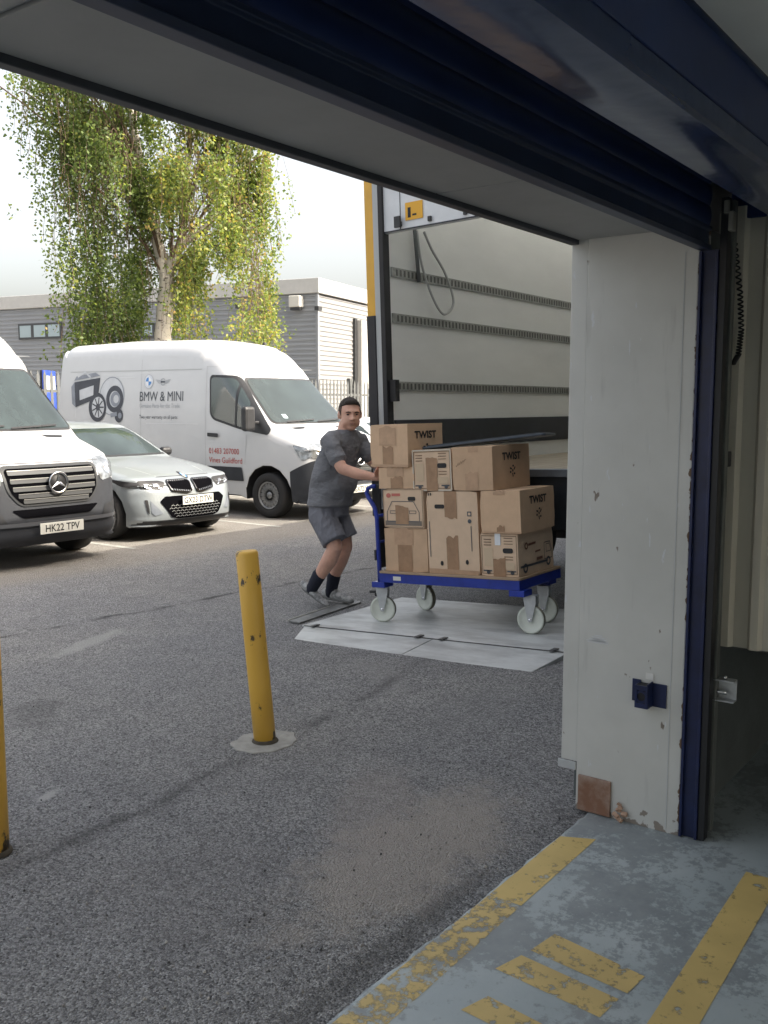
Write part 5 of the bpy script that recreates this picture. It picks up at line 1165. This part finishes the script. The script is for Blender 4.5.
# socks and shoes
for (a, b_, ra, rb2) in (((6.02, 5.095, .285), (6.02, 5.18, .155), .060, .050), ((6.24, 5.115, .245), (6.24, 5.155, .085), .059, .049)):
    s_ = bmesh.new(); a, b_ = Vector(a), Vector(b_); limb(s_, [a, a.lerp(b_, .5), b_], [ra, (ra+rb2)/2, rb2]); organic(s_, 'sock', NAVYS, man, .008, 1, O_)
def shoe(heel, toe, up, x):
    heel, toe = Vector(heel), Vector(toe); d = (toe-heel).normalized(); u = Vector(up).normalized(); s = d.cross(u).normalized(); L_ = (toe-heel).length
    b = bmesh.new(); prof = [(-.02, .022, .03, .04), (.02, .036, .05, .05), (.08, .040, .055, .055), (.13, .042, .042, .044), (.19, .048, .034, .034), (.24, .044, .027, .028), (.275, .028, .018, .022), (.29, .012, .010, .018)]
    ring_loft(b, [(heel + d*t*L_/.275 + u*(h), wd, hh, s, u) for t, wd, hh, h in prof], 16)
    o = organic(b, 'shoe', SHOE, man, .008, 2, O_)
    q = bmesh.new(); ring_loft(q, [(heel + d*t*L_/.275 + u*.008, wd + .004, .013, s, u) for t, wd, hh, h in prof], 14); organic(q, 'sole', mat('shoe_sole', (.16, .165, .16), .8, var=.2), o, .007, 1, O_)
    lc = MB()
    for k in range(4): p = heel + d*(.12 + .028*k)*L_/.275 + u*(.088 - .012*k); lc.tube([p - s*.022 - O_, p + u*.004 - O_, p + s*.022 - O_], .004, 6)
    lc.build('laces', mat('lace', (.42, .42, .40), .8), o)
shoe((6.02, 5.255, .135), (6.02, 5.005, .025), (0, .42, .9), 6.02)
shoe((6.24, 5.225, .032), (6.24, 4.925, .030), (0, 0, 1), 6.24)

# ------------------------------------------------------------------ back building
bl = thing('industrial_unit', 'low grey corrugated industrial unit with white parapet behind the vans', 'building', (26.0, 22.0, 0), (0, 0, R(12.3)))
CGREY = mat('unit_grey_cladding', (.235, .25, .27), .5, var=.06, vscale=.6)
CWHT = mat('unit_pale_cladding', (.23, .23, .23), .5, var=.05, vscale=.6)
PAR = mat('parapet_white', (.42, .42, .41), .5, var=.05)
# local: corner at origin; left face runs along +y, right face along +x
def corr(along, length, z0, z1, name, m):
    b = MB(); prof = []; z = z0
    while z < z1: prof += [(z, 0), (z + .045, 0), (z + .06, .028), (z + .115, .028), (z + .13, 0)]; z += .17
    prof = [p for p in prof if p[0] <= z1] + [(z1, 0)]
    for (a, b_) in zip(prof[:-1], prof[1:]):
        if along == 'y': b.quad([(-b_[1], 0, b_[0]), (-b_[1], length, b_[0]), (-a[1], length, a[0]), (-a[1], 0, a[0])])
        else: b.quad([(0, -a[1], a[0]), (length, -a[1], a[0]), (length, -b_[1], b_[0]), (0, -b_[1], b_[0])])
    b.build(name, m, bl)
corr('y', 42, 0, 5.6, 'wall', CGREY); corr('x', 22, 0, 5.55, 'wall', CWHT)
MB().box((.03, .03, 0), (22, 42, 5.5)).build('wall_core', CGREY, bl)
MB().prism([(-.12, -.12), (22, -.12), (22, 42), (-.12, 42)], 'z', 5.6, 6.12).build('parapet', PAR, bl, bevel=.02)
MB().box((-.04, -.04, 0), (.06, .06, 5.6)).build('corner_flashing', CGREY, bl)
MB().box((3.0, -.30, 0), (5.0, -.03, 4.9)).build('pilaster', mat('pilaster_white', (.40, .385, .36), .6, var=.04), bl, bevel=.01)
MB().box((2.8, -.12, 0), (3.0, -.031, 4.95)).build('pilaster_dark_strip', DARKM, bl)  # narrow dark strip along the pilaster's edge
MB().box((5.4, -.10, 0), (6.5, -.031, 2.9)).build('doorway', mat('doorway_dark', (.05, .06, .05), .6), bl)
def window(y0, y1, z0, z1, panes):
    f = MB().box((-.09, y0, z0), (-.032, y1, z1)).build('window', mat('window_frame_dark', (.04, .045, .05), .5), bl)
    g = MB(); n = panes; wd = (y1-y0)/n
    for k in range(n): g.box((-.096, y0 + wd*k + .08, z0 + .08), (-.091, y0 + wd*(k+1) - .08, z1 - .08))
    g.build('pane', mat('pane_sky', (.30, .38, .42), .08, spec=1., coat=1.), f)
window(11.55, 13.8, 4.36, 4.99, 3); window(7.0, 7.6, 4.25, 4.8, 1); window(10.5, 14.2, 1.3, 2.5, 5)
for y in (.75, 2.0, 3.1):
    if y == .75: MB().box((-.35, y - .22, 5.12), (-.03, y + .22, 5.52)).build('alarm_box', mat('alarm_beige', (.50, .49, .45), .6), bl, bevel=.03); MB().box((-.3, y - .2, 5.02), (-.1, y + .18, 5.119)).build('alarm_base', DARKM, bl)
    else:
        m_ = MB(); m_.box((-.30, y - .11, 5.17), (-.12, y + .11, 5.33)); m_.box((-.119, y - .04, 5.22), (-.03, y + .04, 5.29)); m_.build('floodlight', DARKM if y == 3.1 else mat('lamp_grey', (.12, .125, .13), .5), bl, bevel=.01)
MB().box((-.30, -.20, 4.98), (-.03, -.04, 5.12)).build('corner_bracket', DARKM, bl)

# ------------------------------------------------------------------ palisade fence
fe = thing('palisade_fence', 'grey galvanised palisade fence behind the parked vehicles', 'fence', (4, 16.9, 0))
GV = mat('galv_fence', (.11, .115, .115), .5, metal=.3, var=.15, vscale=6)
pl2 = MB(); k = 0
while k*.155 < 30:
    x = k*.155; pl2.prism([(x, .12), (x + .065, .12), (x + .065, 2.28), (x + .0325, 2.4), (x, 2.28)], 'y', -.035, -.025); k += 1
pl2.build('pales', GV, fe)
rl = MB(); rl.box((0, -.024, .45), (30, .02, .51)); rl.box((0, -.024, 1.95), (30, .02, 2.01)); rl.build('rail', GV, fe)
for k in range(11): MB().box((k*2.75 + .9, .021, 0), (k*2.75 + 1.03, .14, 2.45)).build('fence_post', GV, fe)
# blue containers beyond the fence
BLC = mat('sign_blue', (.03, .07, .42), .45, var=.2, vscale=4)
def site_sign(x, y, z0, w0, h0, label):
    s = thing('blue_notice_board', label, 'notice board', (x, y, 0), (0, 0, R(36.3)), 'blue notice boards behind the fence')
    MB().box((-w0/2, -.02, z0), (w0/2, .02, z0 + h0)).build('board', BLC, s, bevel=.01)
    t = MB(); t.box((-w0*.42, .0205, z0 + h0*.60), (w0*.42, .026, z0 + h0*.92)); t.box((-w0*.30, -.026, z0 + h0*.62), (w0*.40, -.0205, z0 + h0*.90)); t.box((-w0*.38, -.026, z0 + h0*.2), (w0*.05, -.0205, z0 + h0*.3)); t.build('white_panel', PLATEW, s)
    p_ = MB(); p_.box((-w0/2 + .05, .03, 0), (-w0/2 + .11, .08, z0 + h0)); p_.box((w0/2 - .11, .03, 0), (w0/2 - .05, .08, z0 + h0)); p_.build('post', DARKM, s)
site_sign(12.62, 18.4, 1.25, .75, 1.2, 'blue notice board behind the fence between the left van and the lettered van')
site_sign(24.1, 18.2, .9, 1.1, 1.3, 'blue notice board behind the fence beside the lorry post')

# ------------------------------------------------------------------ weeping birch
def birch():
    t = thing('birch_tree', 'weeping silver birch with yellowing leaves behind the lettered van', 'tree', (16.1, 18.6, 0))
    rnd = random.Random(21); fw2 = Vector((math.cos(R(36.3)), math.sin(R(36.3)), 0)); rt2 = Vector((math.sin(R(36.3)), -math.cos(R(36.3)), 0))
    def W(a, d, z): return rt2*a + fw2*d + Vector((0, 0, z))
    BARK = mat('birch_bark', (.66, .60, .53), .8, col2=(.10, .08, .07), thr=(.55, .62), vscale=5, bump=.5, bscale=14, stretch=(1, 1, 2.2))
    tr_ = MB(); limbs = []
    tw = MB()
    def lim(pts, r0, r1, dst=None):
        P = [Vector(p) for p in pts]; n = 7; out = []
        for i in range(len(P)-1):
            p0, p1, p2, p3 = P[max(i-1, 0)], P[i], P[i+1], P[min(i+2, len(P)-1)]
            for k in range(n): q = k/n; out.append(.5*((2*p1) + (-p0+p2)*q + (2*p0-5*p1+4*p2-p3)*q*q + (-p0+3*p1-3*p2+p3)*q**3))
        out.append(P[-1]); out = [p + Vector((rnd.uniform(-1, 1), rnd.uniform(-1, 1), 0))*r0*.12 for p in out]
        (dst or tr_).tube(out, [r0 + (r1-r0)*k/(len(out)-1) for k in range(len(out))], 9); limbs.append(out); return out
    lim([W(0, 0, -.05), W(.02, 0, 1.5), W(-.02, 0, 3.2), W(.08, 0, 4.9)], .26, .19)
    lim([W(.08, 0, 4.8), W(-.25, .1, 6.2), W(-.6, .2, 8.0), W(-.8, .1, 10.2), W(-.7, 0, 12.2)], .17, .03)
    lim([W(.08, 0, 4.8), W(.5, -.1, 5.6), W(1.2, -.2, 6.1), W(1.8, -.2, 7.2), W(2.0, -.2, 8.6)], .15, .03)
    lim([W(.5, -.1, 5.6), W(.55, .2, 7.0), W(.7, .3, 9.0), W(.5, .3, 11.4)], .11, .03)
    ends = []
    spec = [(-2.9, 7.7, 10.2), (-3.4, 7.0, 9.2), (-2.2, 6.5, 8.6), (-1.5, 8, 9.6), (-2.6, 9, 11.4), (-1.0, 9.5, 11.8), (1.3, 9.2, 10.6), (2.3, 8.0, 9.2), (2.6, 6.8, 7.8), (1.6, 6.2, 7.4), (.3, 9.6, 11.5), (2.0, 9.5, 10.4), (-1.8, 5.8, 7.2), (1.9, 5.2, 6.5), (-3.2, 8.6, 10.6), (0.6, 6.2, 7.6), (-.6, 6.2, 8.0)]
    for (a, zs, ze) in spec:
        for _ in range(2):
            d = rnd.uniform(-2.2, 2.0); a_ = a + rnd.uniform(-.35, .35)
            s_ = min((p for L_ in limbs[1:4] for p in L_), key=lambda p: (p - W(a_*.25, d*.2, zs - 1.2)).length)
            mid = s_.lerp(W(a_, d, ze), .5) + Vector((0, 0, .5)); e = lim([s_, mid - Vector((0, 0, .25)), W(a_*.98, d, ze - .1), W(a_*1.08, d*1.1, ze - .35)], .030, .006, tw); ends.append(e)
    tr_.build('trunk', BARK, t)
    # leafy pendulous strands
    V, F, MI = [], [], []
    def leaf(p, s):
        d = Vector((rnd.gauss(0, 1), rnd.gauss(0, 1), rnd.gauss(-.6, .7))).normalized(); o = d.orthogonal().normalized(); o = Matrix.Rotation(rnd.uniform(0, 6.28), 3, d) @ o
        i = len(V); V.extend([p, p + d*s*.5 + o*s*.33, p + d*s, p + d*s*.5 - o*s*.33]); F.append((i, i+1, i+2, i+3))
    def strand(p, ln, dens, tone):
        a0 = p.dot(rt2); d0 = p.dot(fw2)
        q = Vector(p); drift = Vector((rnd.gauss(0, .12), rnd.gauss(0, .12), 0)); pts = [q.copy()]; n = max(3, int(ln/.16))
        for k in range(n):
            q = q + Vector((drift.x*.16, drift.y*.16, -.16)) + Vector((rnd.gauss(0, .02), rnd.gauss(0, .02), 0)); pts.append(q.copy())
            a1 = q.dot(rt2); d1 = q.dot(fw2)
            if d1 < .3 and ((abs(a1 - .05) < .42 and q.z < 5.7 and rnd.random() < .96) or (0 < a1 < 1.6 and abs(q.z - (5.0 + a1*.9)) < .36 and rnd.random() < .9)): continue
            if noise.noise(Vector((q.x*1.1, q.y*1.1, q.z*.55))) < .05 and rnd.random() < .90: continue
            for _ in range(dens):
                s = rnd.uniform(.06, .115); i0 = len(F); leaf(q + Vector((rnd.gauss(0, .07), rnd.gauss(0, .07), rnd.uniform(-.1, .1))), s)
                MI.append(min(4, max(0, int(rnd.gauss(tone, .8)))))
        if rnd.random() < .35: tw.tube(pts[::2] if len(pts) > 5 else pts, .005, 3, cap=False)
    def lowz(a):           # how far down the hanging outline reaches across the crown
        tab = [(-3.9, 8.8), (-3.3, 7.7), (-2.9, 6.7), (-2.6, 5.6), (-2.35, 4.2), (-2.1, 2.6), (-1.6, 2.2), (-.6, 2.4), (-.25, 3.4), (0, 4.9), (.12, 3.2), (.35, 2.5), (.8, 2.7), (1.0, 5.0), (1.3, 4.9), (1.7, 4.7), (2.0, 4.5), (2.1, 2.9), (2.55, 2.7), (2.7, 4.6), (3.2, 6.2)]
        if a <= tab[0][0]: return tab[0][1]
        for (x0, y0), (x1, y1) in zip(tab[:-1], tab[1:]):
            if a <= x1: return y0 + (y1-y0)*(a-x0)/(x1-x0)
        return tab[-1][1]
    for e in ends:
        for p in e[3:]:
            for _ in range(6):
                q = p + Vector((rnd.gauss(0, .32), rnd.gauss(0, .32), rnd.gauss(0, .2))); a = q.dot(rt2); lo = lowz(a) + rnd.uniform(0, 1.6)
                if a > 2.65 or a < -3.7 or (a < -2.6 and rnd.random() < .72): continue
                ln = min(rnd.uniform(.5, 2.6), max(0, q.z - lo))
                if ln > .3: strand(q, ln, 6, (1.3 if a < 0 else 2.4) + rnd.gauss(0, .5))  # right half gets lighter leaf tones, its sunlit side put into the colour
    for _ in range(700):    # long hanging curtains
        a = rnd.choice([rnd.uniform(-1.7, -.5), rnd.uniform(-2.4, -.3), rnd.uniform(-2.3, -1.0), rnd.uniform(.1, .95), rnd.uniform(1.2, 2.6), rnd.uniform(2.1, 2.55)]); d = rnd.uniform(-1.9, 1.9); lo = lowz(a) + abs(rnd.gauss(0, .5))
        if abs(d) > 1.2 and rnd.random() < .5: continue
        top = lo + rnd.uniform(.8, 3.2); strand(W(a, d, top), top - lo, 5, (1.2 if a < 0 else 2.6) + rnd.gauss(0, .6))  # same sunlit toning by leaf colour right of the trunk
    me = bpy.data.meshes.new('leaves'); me.from_pydata([tuple(v) for v in V], [], F)
    cols = [(.085, .125, .042), (.12, .17, .050), (.175, .22, .060), (.29, .30, .075), (.38, .27, .10)]
    for i, c in enumerate(cols):
        m = bpy.data.materials.new('birch_leaf'); m.use_nodes = True; n = m.node_tree.nodes; l = m.node_tree.links; pb = n['Principled BSDF']
        pb.inputs['Base Color'].default_value = (*c, 1); pb.inputs['Roughness'].default_value = .5
        tl_ = n.new('ShaderNodeBsdfTranslucent'); tl_.inputs[0].default_value = (c[0]*1.6, c[1]*1.6, c[2], 1); mx = n.new('ShaderNodeMixShader'); mx.inputs[0].default_value = .5
        l.new(pb.outputs[0], mx.inputs[1]); l.new(tl_.outputs[0], mx.inputs[2]); l.new(mx.outputs[0], n['Material Output'].inputs[0]); me.materials.append(m)
    me.polygons.foreach_set('material_index', MI); me.update()
    link('crown', me, [], t); tw.build('twigs', mat('twig_brown', (.12, .08, .05), .8), t)
    print('leaves', len(F))
birch()
